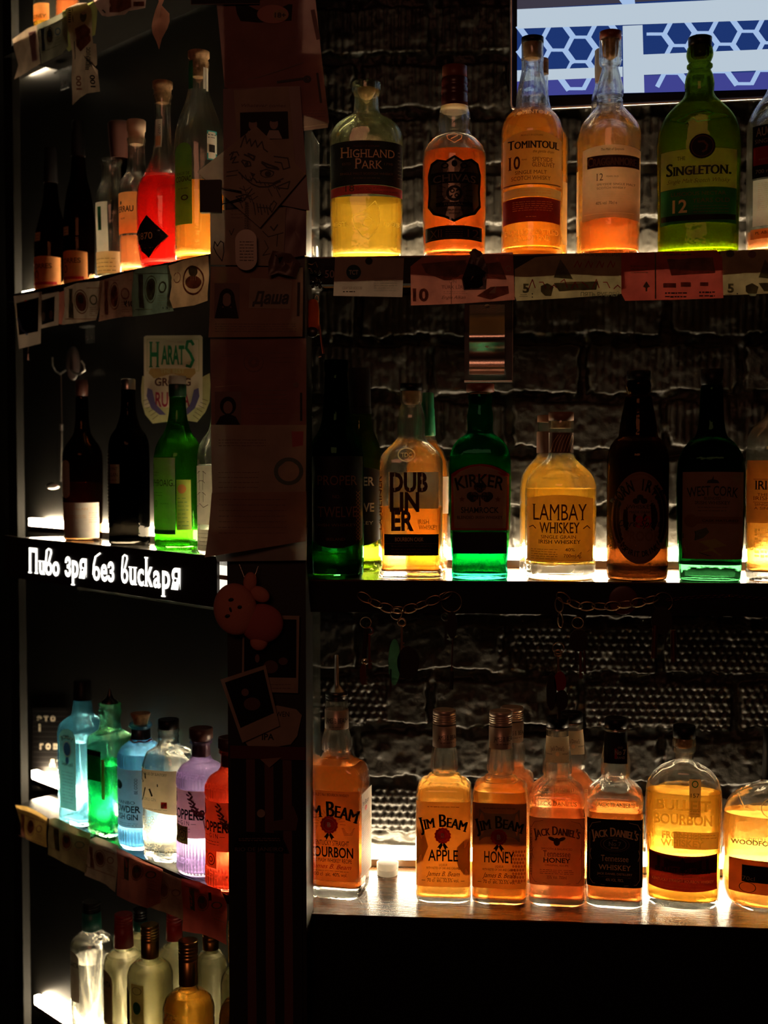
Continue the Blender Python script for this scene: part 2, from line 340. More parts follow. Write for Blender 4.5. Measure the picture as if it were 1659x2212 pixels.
# ------------------------------------------------------------------ the setting
ZB, ZM, ZT = RP(1160, 1990).z, RP(1160, 1256).z, RP(1160, 548).z
WALLOFF = 0.265
def brick_wall():
    x0, x1 = RP(640, 900, WALLOFF).x, RP(1740, 900, WALLOFF).x
    z1, z0 = RP(1160, -60, WALLOFF).z, RP(1160, 1960, WALLOFF).z
    st = .0024; nx, nz = int((x1 - x0) / st), int((z1 - z0) / st)
    X, Z = np.meshgrid(np.linspace(x0, x1, nx), np.linspace(z0, z1, nz)); rs = np.random.RandomState(3)
    def vn(sc, seed):
        r = np.random.RandomState(seed); g = r.rand(700, 700); u = (X - x0) / sc + 3; v = (Z - z0) / sc + 3
        i, j = u.astype(int), v.astype(int); fu, fv = u - i, v - j; fu = fu * fu * (3 - 2 * fu); fv = fv * fv * (3 - 2 * fv); i %= 699; j %= 699
        return (g[i, j] * (1 - fu) + g[i + 1, j] * fu) * (1 - fv) + (g[i, j + 1] * (1 - fu) + g[i + 1, j + 1] * fu) * fv
    zl = RP(1160, 847, WALLOFF).z; pitch = (RP(1160, 847, WALLOFF).z - RP(1160, 1331, WALLOFF).z) / 4
    wob = (vn(.05, 1) - .5) * .010 + (vn(.015, 2) - .5) * .006 + (vn(.006, 12) - .5) * .003
    rowf = (Z + wob - zl) / pitch; row = np.floor(rowf).astype(int); fr = (rowf - row) * pitch          # row 0 sits on the ledge at photo row 847
    L = .262; xf = (X + wob * .8 - x0 + (row % 2) * .128 + .02) / L; col = np.floor(xf).astype(int); fx = (xf - col) * L
    mort = .017
    e = np.minimum(np.minimum(fr, pitch - mort - fr), np.minimum(fx, L - .012 - fx))
    ed = .0025 + vn(.010, 5) * .005
    bh = np.clip(e / ed + .3, 0, 1); bh = bh * bh * (3 - 2 * bh)
    kind = np.zeros_like(X, int)                                # 0 plain 1 grooves 2 waffle
    hsh = (row * 7 + col * 13) % 5
    kind[(row >= 1)] = 1
    kind[(row <= 0) & (row >= -2) & (hsh < 3)] = 1
    xa = RP(1075, 1400, WALLOFF).x; xb = RP(1225, 1500, WALLOFF).x; xc = RP(835, 1500, WALLOFF).x; xd = RP(905, 1700, WALLOFF).x
    kind[(row == -5) & (X > xa)] = 2; kind[(row == -6) & ((X > xb) | (X < xc))] = 2; kind[(row == -8) & (X < xd)] = 2; kind[(row == -6) & (X > xc) & (X < xb)] = 0
    grv = (.5 + .5 * np.cos(2 * PI * X / .0125)) ** 4 * .0022 * (.4 + .6 * (vn(.04, 6) > .35))
    gx, gz = X / .0135, Z / .0125; gi = np.floor(gz).astype(int); ux = (gx + .5 * (gi % 2)) % 1 - .5; uz = gz % 1 - .5
    waf = np.clip(.55 - np.abs(ux) - np.abs(uz) * .9 + (uz) * .25, 0, 1) * .0085
    h = bh * (.013 + (vn(.08, 7) - .5) * .005)
    h += (vn(.012, 8) - .5) * .0022 + (vn(.005, 9) - .5) * .0012 + np.maximum(0, vn(.03, 10) - .68) * .03 * (1 - bh * .5)
    h += np.where(kind == 1, -grv, 0) * bh + np.where(kind == 2, waf - .004, 0) * bh
    h += (1 - bh) * np.maximum(0, vn(.02, 11) - .45) * .018
    Y = YF + WALLOFF + .012 - h
    co = np.stack([X, Y, Z], -1).reshape(-1, 3)
    a = (np.arange(nz - 1)[:, None] * nx + np.arange(nx - 1)[None, :]).ravel(); q = np.stack([a, a + 1, a + nx + 1, a + nx], 1)
    me = bpy.data.meshes.new('wall_back'); me.vertices.add(len(co)); me.vertices.foreach_set('co', co.ravel())
    me.loops.add(q.size); me.loops.foreach_set('vertex_index', q.ravel()); me.polygons.add(len(q)); me.polygons.foreach_set('loop_start', np.arange(0, q.size, 4)); me.polygons.foreach_set('loop_total', np.full(len(q), 4))
    me.update(calc_edges=True); me.polygons.foreach_set('use_smooth', np.ones(len(q), bool))
    me.materials.append(solid('black_painted_brick', (.020, .0175, .0135), .42, bs=(260, .5), spec=.28))
    o = bpy.data.objects.new('wall_back', me); COL.objects.link(o); struct(o)
brick_wall()
mb = MB(); mb.box(-4, 4, -4, 4, -.1, 0, solid('dark_floor', (.04, .03, .025), .6)); struct(mb.build('floor'))
WOOD, nt, out = newmat('dark_wood')
p = N(nt, 'ShaderNodeBsdfPrincipled', Roughness=.24); p.inputs['Specular IOR Level'].default_value = .3; g = N(nt, 'ShaderNodeTexCoord'); mp = N(nt, 'ShaderNodeMapping'); mp.inputs['Scale'].default_value = (2.2, 30, 30)
t = N(nt, 'ShaderNodeTexNoise', Scale=9, Detail=8, Roughness=.65); r = nt.nodes.new('ShaderNodeValToRGB')
r.color_ramp.elements[0].position = .35; r.color_ramp.elements[0].color = (.014, .005, .002, 1); r.color_ramp.elements[1].position = .7; r.color_ramp.elements[1].color = (.15, .062, .017, 1)
b = N(nt, 'ShaderNodeBump', Strength=.35, Distance=.001)
nt.links.new(g.outputs['Object'], mp.inputs[0]); nt.links.new(mp.outputs[0], t.inputs[0]); nt.links.new(t.outputs[0], r.inputs[0]); nt.links.new(r.outputs[0], p.inputs['Base Color'])
nt.links.new(t.outputs[0], b.inputs['Height']); nt.links.new(b.outputs[0], p.inputs['Normal']); nt.links.new(p.outputs[0], out.inputs[0])
XL, XR = RP(655, 1500).x, RP(1790, 1500).x
def rshelf(zs, th, label):
    mb = MB(); c = YF + WALLOFF + .012; e = .0015
    mb.hexa([(XL, YF + e, zs - .012), (XR, YF + e, zs - .012), (XR, c, zs - .012), (XL, c, zs - .012), (XL, YF + e, zs), (XR, YF + e, zs), (XR, c, zs), (XL, c, zs)], WOOD)
    root = mb.build('shelf'); tag(root, label, 'shelf', 'shelves on the brick wall')
    mb = MB(); mb.box(XL, XR, YF, YF + .022, zs - th, zs - .0022, BLK); mb.build('front_board', root)
rshelf(ZT, .042, 'black-edged upper wall shelf lined with banknotes, under the television')
rshelf(ZM, .050, 'middle wooden wall shelf with chains hanging on its dark front board')
rshelf(ZB, .30, 'lowest wooden wall shelf above the plain black counter front')
def led(p0, p1, back, z, h, label, n0):      # p0,p1: plan points of the strip front, back: depth vector
    root = empty('led_strip', (p0 + p1) / 2 * 1.0); root.location.z = z; o = root.location.copy(); tag(root, label, 'light', 'LED strips along the shelves')
    def b8(a, b, d0, d1, z0, z1, mat):
        mb = MB(); q = [a + back * d0, b + back * d0, b + back * d1, a + back * d1]
        mb.hexa([Vector((v.x, v.y, z0)) - o for v in q] + [Vector((v.x, v.y, z1)) - o for v in q], mat); return mb
    b8(p0, p1, 0, .012, z + .014, z + .014 + h, LED).build('diffuser', root)
    b8(p0, p1, -.003, .014, z + .0005, z + .013, METAL).build('channel', root)
bk = Vector((0, 1, 0))
for zs, lab in ((ZB, 'glowing LED strip in a metal channel at the back of the lowest wall shelf'), (ZM, 'glowing LED strip at the back of the middle wall shelf'), (ZT, 'LED strip hidden behind the bottles on the upper wall shelf')):
    led(Vector((XL + .01, YF + .238, 0)), Vector((XR - .01, YF + .238, 0)), bk, zs, .019, lab, '')
# pillar between the two units
xa, xb = RP(490, 1106, -.05).x, RP(660, 1106, -.05).x
mb = MB(); mb.box(xa, xb, YF - .05, YF + .02, .0, 2.6, solid('pillar_black', (.012, .010, .009), .5)); struct(mb.build('wall_divider'))
# clear side panels of the right unit
GP = glass('side_panel_glass', (.93, .96, .93), (.45, .55, .48), .03, (.5, .5, .42), .06, .1, 20)
xg = RP(666, 1500).x
for z0, z1, lab in ((ZT + .001, RP(664, 268, 0).z, 'narrow clear glass side panel standing on the upper shelf beside the pillar'), (ZB + .001, RP(664, 1324, 0).z, 'clear glass side panel standing on the lowest shelf beside the pillar')):
    mb = MB(); mb.box(xg - .002, xg + .002, YF + .003, YF + .12, z0, z1, GP); recenter(tag(mb.build('glass_divider'), lab, 'glass divider'))
# left unit
ZL = {0: LP(200, 10).z, 1: LP(455, 548).z, 2: LP(455, 1200).z, 3: LP(440, 1912).z, 4: LP(110, 2232, .08).z}
PANEL = solid('brushed_dark_panel', (.008, .0075, .0065), .34, 0, .45, bs=(6, .15), var=.3, vs=9)
def lplan(px, off): q = LP(px, 1100, off); return Vector((q.x, q.y, 0))
def lprism(mb, pxa, pxb, o0, o1, z0, z1, mat):
    q = [lplan(pxa, o0), lplan(pxb, o0), lplan(pxb, o0) + LN * (o1 - o0), lplan(pxa, o0) + LN * (o1 - o0)]
    mb.hexa([Vector((v.x, v.y, z0)) for v in q] + [Vector((v.x, v.y, z1)) for v in q], mat)
mb = MB(); lprism(mb, -160, 560, .128, .14, 0, 2.6, PANEL); struct(mb.build('wall_left'))
mb = MB(); lprism(mb, 19, 38, .012, .028, .3, 2.5, solid('satin_post', (.012, .011, .009), .55, 0, .2, bs=(40, .1))); recenter(tag(mb.build('metal_upright'), 'satin metal upright post at the left end of the angled shelves', 'post'))
LBL = ['highest angled shelf at the left, only its banknote-hung end in view', 'angled left shelf holding orange and red bottles behind hung banknotes', 'angled left shelf above the lit lettered board', 'angled left shelf carrying the row of coloured gin bottles', 'lowest angled left shelf below the picture with gold-capped bottles']
SHM = solid('dark_gloss_shelf', (.010, .009, .008), .16, 0, .45)
for i in range(5):
    mb = MB(); lprism(mb, 20 if i != 2 else 60, 500, 0 if i < 4 else -.05, .124, ZL[i] - .014, ZL[i], SHM); recenter(tag(mb.build('shelf'), LBL[i], 'shelf', 'shelves of the angled left unit'))
    a, b_ = lplan(62 if i > 1 else 40, .112 if i == 4 else .102), lplan(520, .112 if i == 4 else .102)
    led(a, b_, LN, ZL[i], .015, ['LED strip on the highest angled left shelf', 'LED strip behind the red bottle and the dark label bottles', 'LED strip glowing above the lit lettered board', 'LED strip behind the coloured gin bottles', 'LED strip glowing at the bottom left behind the gold-capped bottles'][i], '')
# television
tvz = RP(1100, 240, .235).z; A = RP(1100, 240, .225); Bp = onz(1800, 207, A.z); tu = (Bp - A); tu.z = 0; tw = tu.length; tu.normalize(); tn = Vector((tu.y, -tu.x, 0))
root = empty('television', A, math.atan2(tu.y, tu.x)); tag(root, 'wall television with a thin silver frame showing a white hexagonal goal net', 'television')
tmi = root.matrix_basis.inverted(); pn = Vector((-tu.y, tu.x, 0))
def tv(x, y, d=0.0): q = onplane(x, y, A - pn * d, pn); return tmi @ q
lz = tv(1103, -80).z
mb = MB(); mb.box(.004, tw, .004, .03, .006, lz, BLK); mb.build('case', root)
mb = MB(); mb.tube([(.003, 0, lz), (.003, 0, .012), (.006, 0, .005), (.013, 0, .002), (tw, 0, .002)], .0026, METAL, 10); mb.build('frame', root)
EB = emit('screen_navy', (.012, .035, .16), 1.0); EW = emit('screen_white', (.42, .50, .58), 1.15); EN = emit('screen_net', (.34, .48, .74), 1.05); EP = emit('screen_violet', (.05, .055, .27), 1.0); ED = emit('screen_dusk', (.045, .04, .06), 1.0)
mb = MB(); d = Deco(mb, lambda x, y, k: tv(x, y, .0002 + .0003 * k))
def bot(x): return 208 - (x - 1117) * .028
d.quad([(1117, -80), (1800, -80), (1800, bot(1800)), (1117, bot(1117))], EB, 4, 4)
d.k = 2; d.quad([(1117, -80), (1480, -80), (1450, 0), (1117, 20)], ED); d.quad([(1117, 172), (1800, 150), (1800, bot(1800)), (1117, bot(1117))], EP, k=2)
d.ell(1620, 60, 40, 30, EB); d.ell(1250, 120, 40, 18, EB)
def hexes(x0, x1, y0, y1, ph, s=33):
    for r_ in range(-1, 6):
        for c_ in range(-1, 16):
            cx = x0 + c_ * s * 1.5 + ph; cyy = y0 + r_ * s * 1.6 + (c_ % 2) * s * .8 - (cx - x0) * .03
            if not (x0 - s < cx < x1 + s and y0 - s < cyy < y1 + s): continue
            pts = [(cx + s * math.cos(a) + s * .1 * math.sin(a), cyy + s * .92 * math.sin(a)) for a in [q * PI / 3 for q in range(7)]]
            for j_, (p, q) in enumerate(zip(pts[:-1], pts[1:])):
                if all(x0 <= t[0] <= x1 and y0 - 14 <= t[1] <= y1 + 14 for t in (p, q)): d.line([p, q], 9 if j_ in (2, 5) else 6.5, EN, 3)
hexes(1117, 1346, 58, 146, 38); hexes(1388, 1800, 48, 116, 30); hexes(1121, 1345, 168, 198, 20, 34); hexes(1392, 1800, 160, 190, 10, 34)
d.quad([(1117, 20), (1800, -12), (1800, 38), (1117, 62)], EW, k=4); d.quad([(1117, 152), (1345, 144), (1345, 166), (1117, 176)], EW, k=4)
d.quad([(1345, 56), (1388, 54), (1392, 200), (1347, 201)], EW, k=4); d.quad([(1385, 118), (1800, 100), (1800, 146), (1385, 162)], EW, k=4)
d.quad([(1330, -10), (1370, -10), (1372, 8), (1345, 10)], EN, k=5)
mb.build('screen', root)
# ------------------------------------------------------------------ lit sign board
root = empty('lit_sign', lplan(240, -.012)); root.location.z = ZL[2] - .04
tag(root, 'black light-box board with glowing white Cyrillic lettering under the angled shelf', 'sign')
ro = root.location.copy(); SB = solid('sign_face', (.022, .012, .010), .35)
mb = MB(); q0, q1 = LP(10, 1165, -.012), LP(469, 1200, -.012); zb = ZL[2] - (LP(300, 1188, 0).z - LP(300, 1288, 0).z)
def sg(v): return v - ro
for za, zc, o0, o1, mt in ((zb, ZL[2] + .001, -.012, -.007, SB), (zb, zb + .004, -.007, .05, SB)):
    mb2 = MB(); lprism(mb2, 8 if o1 < 0 else 62, 468, o0, o1, za, zc, mt); mb.add([sg(Vector(v)) for v in mb2.v], mb2.f, mt)
mb.build('board', root)
mb = MB(); d = Deco(mb, lambda x, y, k: sg(LP(x, y, -.0125 - .0003 * k))); LET = emit('lit_lettering', (1, .95, .84), 3.2)
def gl(ch, x0, x1, yt, yb, **kw): d.text(ch, (x0 + x1) / 2 / 3.318, yb / 3.318 + 1120, (yb - yt) / 3.318, (x1 - x0) / 3.318, LET, serif=True, bold=.022, slope=(x1 - x0) / 3.318 * .05, **kw)
def vv(x0, x1, yt, ym, yb):
    gl('o', x0, x1, ym, yb); X0, X1 = x0 / 3.318, x1 / 3.318; Y = lambda v: v / 3.318 + 1120; w_ = X1 - X0
    d.line([(X0 + 1.5, Y(yb - 50)), (X0 + 2, Y(ym + 5)), (X0 + w_ * .25, Y(yt + 12)), (X0 + w_ * .5, Y(yt)), (X0 + w_ * .8, Y(yt + 8)), (X0 + w_ * .85, Y(yt + 28)), (X0 + w_ * .55, Y(ym + 8))], 3.2, LET)
gl('П', 203, 272, 228, 388); gl('u', 276, 322, 290, 396); vv(322, 374, 218, 300, 402); gl('o', 376, 425, 296, 408)
gl('з', 465, 508, 280, 412); gl('p', 510, 562, 285, 418); gl('я', 566, 620, 292, 425)
gl('o', 666, 716, 330, 440); d.line([(x / 3.318, y / 3.318 + 1120) for x, y in ((668, 400), (672, 330), (684, 275), (716, 250))], 3.4, LET); gl('e', 722, 768, 312, 445); gl('з', 770, 818, 316, 450)
vv(868, 918, 262, 345, 460); gl('u', 922, 980, 328, 470); gl('c', 985, 1030, 345, 478); gl('k', 1035, 1095, 285, 482); gl('a', 1098, 1150, 358, 492); gl('p', 1155, 1218, 358, 498); gl('я', 1225, 1292, 360, 506)
mb.build('lettering', root)
mb = MB(); mb2 = MB(); lprism(mb2, 469, 500, .0, .004, zb + .01, ZL[2] - .002, emit('end_glow', (1, .9, .72), 1.3)); mb.add([sg(Vector(v)) for v in mb2.v], mb2.f, mb2.m[0])  # added glowing slab, put in for the bright gap between board and pillar
mb2 = MB(); lprism(mb2, 469, 500, -.002, .0, zb + .045, zb + .052, CORK); mb.add([sg(Vector(v)) for v in mb2.v], mb2.f, CORK); mb.build('glowing_end', root)
mb = MB(); a, b_ = LP(165, 1270, -.006), LP(520, 1318, -.006); mb2 = MB(); lprism(mb2, 165, 520, .0, .06, zb - .007, zb - .003, GP); recenter(tag(mb2.build('glass_plate'), 'thin clear glass plate under the lit lettered board', 'glass plate'))
# ------------------------------------------------------------------ bottle materials
HPG = glass('pale_green_glass', (.93, .96, .80), (.62, .68, .45), .012, (.8, .8, .4))
DGR = glass('dark_green_glass', (.008, .06, .018), (.0, .02, .006), .01, (.01, .25, .05))
BGR = glass('bright_green_glass', (.006, .24, .10), (.0, .10, .04), .03, (.01, .5, .18))
OLV = glass('olive_green_glass', (.24, .31, .05), (.04, .18, .05), .015, (.35, .5, .05))
BRN = glass('brown_glass', (.10, .045, .015), (.02, .008, .003), .01, (.2, .08, .02))
BKG = glass('black_glass', (.02, .018, .015), (.005, .004, .004), .0)
BLU = glass('sky_blue_glass', (.62, .90, .98), (.10, .40, .65), .10, (.25, .75, 1.0))
BL2 = glass('deep_blue_glass', (.55, .80, .97), (.08, .32, .65), .14, (.35, .7, 1.0))
PUR = glass('violet_glass', (.86, .78, .95), (.32, .20, .50), .16, (.78, .64, 1.0))
RED = glass('red_glass', (1, .42, .30), (.70, .04, .03), .22, (1.0, .35, .2))
L_GOLD = liquid('golden_whisky', (.98, .66, .16), .36, (1, .62, .10)); L_AMB = liquid('amber_whisky', (.97, .52, .12), .36, (1, .46, .09))
L_DEEP = liquid('deep_amber_whisky', (.85, .24, .05), .34, (.9, .20, .03)); L_DARK = liquid('dark_bourbon', (.56, .18, .04), .30, (.8, .26, .05))
L_PINK = liquid('salmon_whisky', (.98, .45, .20), .34, (1, .40, .17)); L_RED = liquid('ruby_liqueur', (.85, .04, .03), .34, (.9, .04, .03))
L_YEL = liquid('yellow_spirit', (.99, .94, .68), .36, (1, .93, .62)); L_H2O = liquid('clear_spirit', (.97, .97, .93), .24, (.95, .93, .85)); L_GRN = liquid('green_spirit', (.85, .80, .12), .10, (.9, .85, .05))
BLABEL = paper('black_label', (.012, .010, .010), .12); MAROON = paper('maroon_label', (.22, .02, .03), .5); GOLDI = solid('gold_ink', (1, .66, .34), .45); GREYI = paper('silver_ink', (.38, .33, .27), .45, var=.05)
DGOLD = paper('dim_gold_ink', (.30, .14, .06), .4, var=.05); REDI = paper('red_ink', (.50, .02, .02), .3); BRI = ink('brown_ink', (.10, .03, .015)); TAN = paper('tan_label', (.75, .48, .25), .6)
ORL = paper('orange_label', (.80, .32, .10), .6); GRL = paper('green_label', (.03, .20, .08), .25); CRM = paper('ivory_label', (.82, .76, .64), .55); GRYL = paper('grey_label', (.30, .24, .19), .35)
CAPR = solid('red_brown_wood', (.22, .05, .025), .45); CAPB = solid('black_cap', (.008, .007, .007), .4, spec=.2); CAPBR = solid('dark_brown_cap', (.07, .025, .018), .4); CAPS = solid('champagne_metal', (.62, .49, .38), .35, .5); CAPG = solid('gold_metal', (.62, .36, .12), .30, 1)
TEAL = solid('teal_foil', (.02, .22, .20), .4); REDC = solid('red_foil', (.42, .03, .03), .4); EMB = glass('embossed_glass', (.9, .85, .7), (.5, .4, .2), .9, (1, .85, .5), .15, clear=.1)
EMB2 = glass('embossed_green', (.3, .8, .4), (.1, .5, .2), .7, (.3, .9, .4), .15, clear=.1)
def serif(d, s, x, y, h, w, m, **k): d.text(s, x, y, h, w, m, serif=True, **k)
def caps(b, pr, mat, name='cap', **k): return b.lathe(name, pr, mat, **k)
def screwcap(b, y0, y1, h, mat, n=4):
    pr = [(y0 + 2, h - 2), (y0, h - 3), (y0 + 1, h - .6), (y0 + 2.5, h)]; pr = [(y0, h - 2.5), (y0 + 1.2, h - .4), (y0 + 9, h)]
    y = y0 + 10; st = (y1 - y0 - 12) / n
    for i in range(n): pr += [(y, h - 1.3), (y + st * .3, h - 1.3), (y + st * .45, h), (y + st * .95, h)]; y += st
    pr += [(y1, h)]; return b.lathe('cap', pr, mat, 44)
OF = .052     # middle of the front row behind the shelf edge
# ================= upper wall shelf
g = 'whisky bottles on the upper wall shelf'
b = Bottle('whisky_bottle', 'squat clear bottle of golden whisky with a black label above a maroon band', 'R', 792, OF, ZT, [(178, 28), (181, 31), (196, 31), (202, 28), (212, 26), (240, 27.5), (249, 31), (260, 49), (272, 64), (288, 74), (312, 78), (440, 77.5), (566, 75), (571, 70)], HPG, 2.6, .62, 0, (L_GOLD, 437), g)
caps(b, [(192, 20), (200, 19), (213, 12), (216, 4)], CORK, 'cork')
d = b.label(-76, 76, 317, 412, BLABEL, top=arch(5), bot=arch(6))
serif(d, 'Highland', 2, 354, 22, 114, GOLDI, caps=.78); serif(d, 'Park', 4, 378, 22, 58, GOLDI, caps=.78); serif(d, 'SINGLE MALT SCOTCH WHISKY', 0, 391, 4.5, 112, DGOLD); d.text('ESTD', -42, 370, 5, 18, DGOLD); d.text('1798', 46, 370, 5, 18, DGOLD); d.text('PRODUCT OF SCOTLAND', 0, 331, 3, 54, DGOLD); d.micro(-28, 28, 398, 400, 1, DGOLD); d.micro(66, 74, 340, 395, 8, GREYI); b.done(d)
d = b.label(-76, 76, 413, 432, MAROON, 'maroon_band', arch(6), arch(6)); serif(d, '18', -36, 427, 14, 20, INK); d.text('YEARS OLD', -6, 424, 6, 34, INK); d.micro(14, 66, 419, 427, 2, INK); b.done(d)
mb = MB(); d = Deco(mb, b.fn); d.text('EST.', -54, 502, 10, 28, EMB); d.text('1798', 54, 502, 10, 32, EMB)
d.line([(-28, 478), (-6, 470), (18, 448), (26, 462), (28, 490), (22, 510), (4, 530), (-8, 526), (-24, 504), (-30, 486), (-28, 478)], 1.6, EMB); d.line([(-20, 482), (2, 476), (14, 490), (6, 506), (-8, 500), (-6, 488), (6, 486)], 1.4, EMB); mb.build('embossing', b.root)
b = Bottle('whisky_bottle', 'amber whisky bottle with a pewter-coloured shield label and dark red neck sleeve', 'R', 981, OF, ZT, [(205, 26), (228, 27), (236, 30), (262, 34), (285, 33), (294, 37), (305, 48), (320, 60), (336, 66), (350, 67.5), (450, 67.5), (562, 66), (570, 62)], CLEAR, 2, 1, 0, (L_DEEP, 336), g)
caps(b, [(143, 23), (144, 26.5), (170, 26), (171, 25)], CAPR); caps(b, [(168, 25), (170, 27.5), (184, 27.5), (187, 26), (190, 28), (202, 28), (205, 26.5), (208, 28), (222, 28), (231, 29), (232, 26)], solid('dark_red_sleeve', (.09, .012, .012), .28), 'neck_sleeve'); caps(b, [(231, 27), (232, 29.5), (243, 28), (244, 25)], EMB, 'neck_ring')
sh = [(-50, 368), (-36, 360), (-18, 365), (0, 354), (18, 365), (36, 360), (50, 368), (56, 392), (54, 430), (56, 462), (44, 480), (20, 488), (0, 498), (-20, 488), (-44, 480), (-56, 462), (-54, 430), (-56, 392)]
mb = MB(); d = Deco(mb, b.fn)
def gridpoly(d, pts, mat, k):
    cx_ = sum(p[0] for p in pts) / len(pts); cy2 = sum(p[1] for p in pts) / len(pts); n = len(pts); V = []; Fq = []
    for r_ in (0.0, .25, .5, .75, 1.0): V += [(cx_ + (p[0] - cx_) * r_, cy2 + (p[1] - cy2) * r_) for p in pts]
    for r_ in range(4):
        for i in range(n): Fq.append((r_ * n + i, r_ * n + (i + 1) % n, (r_ + 1) * n + (i + 1) % n, (r_ + 1) * n + i))
    d.put(V, Fq, mat, k)
PEW = solid('pewter', (.20, .16, .12), .35, .8); gridpoly(d, sh, BLABEL, 0); gridpoly(d, [(x * .91, 427 + (y - 427) * .92) for x, y in sh], PEW, 1)
d.k = 2; d.rect(-55, 55, 390, 414, BLABEL); d.k = 3; serif(d, 'CHIVAS', 0, 410, 15, 88, GREYI, arc=3, bold=.01)
d.k = 2; d.ell(0, 436, 17, 17, INK); d.k = 3; d.ell(0, 436, 11, 11, PEW); d.line([(-9, 445), (9, 427)], 4, INK, 4); d.ell(-4, 431, 5, 5, INK, r0=.5, k=4); d.ell(5, 441, 5, 5, INK, r0=.5, k=4)
d.rect(-38, 38, 455, 464, INK); d.text('REGAL', 0, 462, 5, 42, GREYI, k=4)
for a in range(14):
    an = a * 2 * PI / 14 + .2; d.line([(24 * math.cos(an), 436 + 20 * math.sin(an)), (40 * math.cos(an), 436 + 30 * math.sin(an))], 1, BLABEL)
d.text('PREMIUM SCOTCH', 0, 474, 4, 40, INK); d.text('WHISKY', 0, 481, 4, 24, INK); d.ell(-20, 376, 8, 6, BLABEL, r0=.6); d.ell(20, 376, 8, 6, BLABEL, r0=.6); d.ell(0, 372, 6, 7, BLABEL); mb.build('shield_label', b.root)
d = b.label(-61, 58, 505, 535, BLABEL, 'lower_label', arch(2), arch(2)); d.frame(-58, 55, 507, 533, 1, DGOLD); serif(d, 'XII', -38, 530, 17, 26, DGOLD); d.text('12', 40, 530, 17, 24, DGOLD); d.micro(-18, 18, 513, 528, 4, DGOLD); b.done(d)
mb = MB(); d = Deco(mb, b.fn); d.line([(-16, 306), (0, 302), (16, 306), (14, 316), (0, 326), (-14, 316), (-16, 306)], 1.5, EMB); d.line([(-7, 316), (7, 307)], 2, EMB); mb.build('embossing', b.root)
b = Bottle('whisky_bottle', 'tall amber whisky bottle with a big cream label over a dark red one', 'R', 1148, OF, ZT, [(94, 22.5), (97, 23.5), (124, 23), (128, 24.5), (133, 23), (150, 23), (175, 27), (205, 33), (232, 35), (242, 42), (255, 54), (272, 62), (295, 65.5), (420, 66), (480, 64), (558, 65), (566, 61)], CLEAR, 2, 1, 0, (L_AMB, 262), g, base=16)
caps(b, [(81, 21), (82, 23.5), (94, 23.5), (95, 21)], CAPB); caps(b, [(95, 20), (124, 19.5), (128, 16)], CORK, 'cork')
d = b.label(-61, 62, 300, 416, CREAM, top=arch(16), bot=arch(3)); serif(d, 'Tomintoul', 3, 338, 19, 106, INK, caps=.8, bold=.012); d.text('the gentle dram', 24, 348, 6, 44, BRI, shear=.35); serif(d, '10', -37, 381, 26, 25, BRI, bold=.02); d.text('YEARS', -16, 364, 3, 12, BRI); serif(d, 'SPEYSIDE', 22, 367, 9, 42, BRI); serif(d, 'GLENLIVET', 24, 378, 9, 47, BRI); serif(d, 'SINGLE MALT', -2, 393, 7.5, 66, BRI); serif(d, 'SCOTCH WHISKY', -2, 406, 8.5, 82, BRI); d.text('PRODUCT OF SCOTLAND', 0, 312, 3.5, 46, BRI); d.rect(-60, 60, 414, 416, BRI); b.done(d)
d = b.label(-60, 61, 422, 441, CRM, 'white_band', arch(3), arch(3)); d.micro(-30, 40, 428, 434, 2, TAN); b.done(d)
d = b.label(-61, 60, 443, 495, MAROON, 'lower_label', arch(3), arch(3)); d.micro(-40, 44, 452, 470, 5, GOLDI, .9); d.micro(-12, 12, 484, 485, 1, GOLDI); b.done(d)
mb = MB(); d = Deco(mb, b.fn); d.text('DISTILLED & BOTTLED', 0, 523, 11, 112, EMB, serif=True); d.text('IN SCOTLAND', 0, 536, 11, 76, EMB, serif=True); d.text('TOMINTOUL', 0, 262, 9, 80, EMB, serif=True, arc=4); mb.build('embossing', b.root)
b = Bottle('whisky_bottle', 'clear whisky bottle with peach label and red-brown stopper, pink-amber at its foot', 'R', 1315, OF, ZT, [(86, 20), (90, 23.5), (134, 23.5), (141, 22), (146, 17), (160, 20), (180, 25), (200, 29), (209, 28), (215, 25.5), (222, 28), (231, 28), (242, 36), (260, 51), (276, 61), (295, 65.5), (420, 65), (558, 63), (566, 60)], CLEAR, 2, 1, 0, (L_PINK, 486), g, base=8)
caps(b, [(69, 21), (70, 23.5), (86, 23), (87, 21)], CAPR); caps(b, [(88, 18), (104, 17.5), (122, 15), (127, 8)], CORK, 'cork')
d = b.label(-56, 65, 332, 488, paper('peach_label', (.82, .50, .28), .65), top=arch(5), bot=arch(5)); d.rect(-46, 62, 354, 380, BRI); d.k = 2; serif(d, 'Cragganmore', 5, 376, 19, 100, TAN, caps=.82, bold=.015); d.k = 1; d.text('The Malt of Speyside', 6, 344, 5, 48, BRI, shear=.3); serif(d, '12', -20, 408, 15, 14, BRI); d.text('YEARS OLD', 6, 402, 3.5, 26, BRI); d.text('SPEYSIDE SINGLE MALT', 14, 419, 4.5, 80, BRI); d.text('SCOTCH WHISKY', 4, 427, 4.5, 60, BRI); d.micro(-28, 42, 433, 448, 4, TAN, .8); d.text('40% vol  70cl e', -6, 460, 6.5, 44, BRI); d.micro(-50, 50, 468, 468, 1, TAN, .7); d.rect(-52, 52, 478, 479.5, GOLDI); b.done(d)
b = Bottle('whisky_bottle', 'amber bottle standing behind the red-brown stoppered one, its pale side label showing', 'R', 1303, OF + .106, ZT, [(112, 19), (150, 19), (180, 20), (215, 28), (232, 28), (262, 40), (300, 58), (560, 58), (566, 56)], CLEAR, 2, 1, 0, (L_AMB, 255), g)
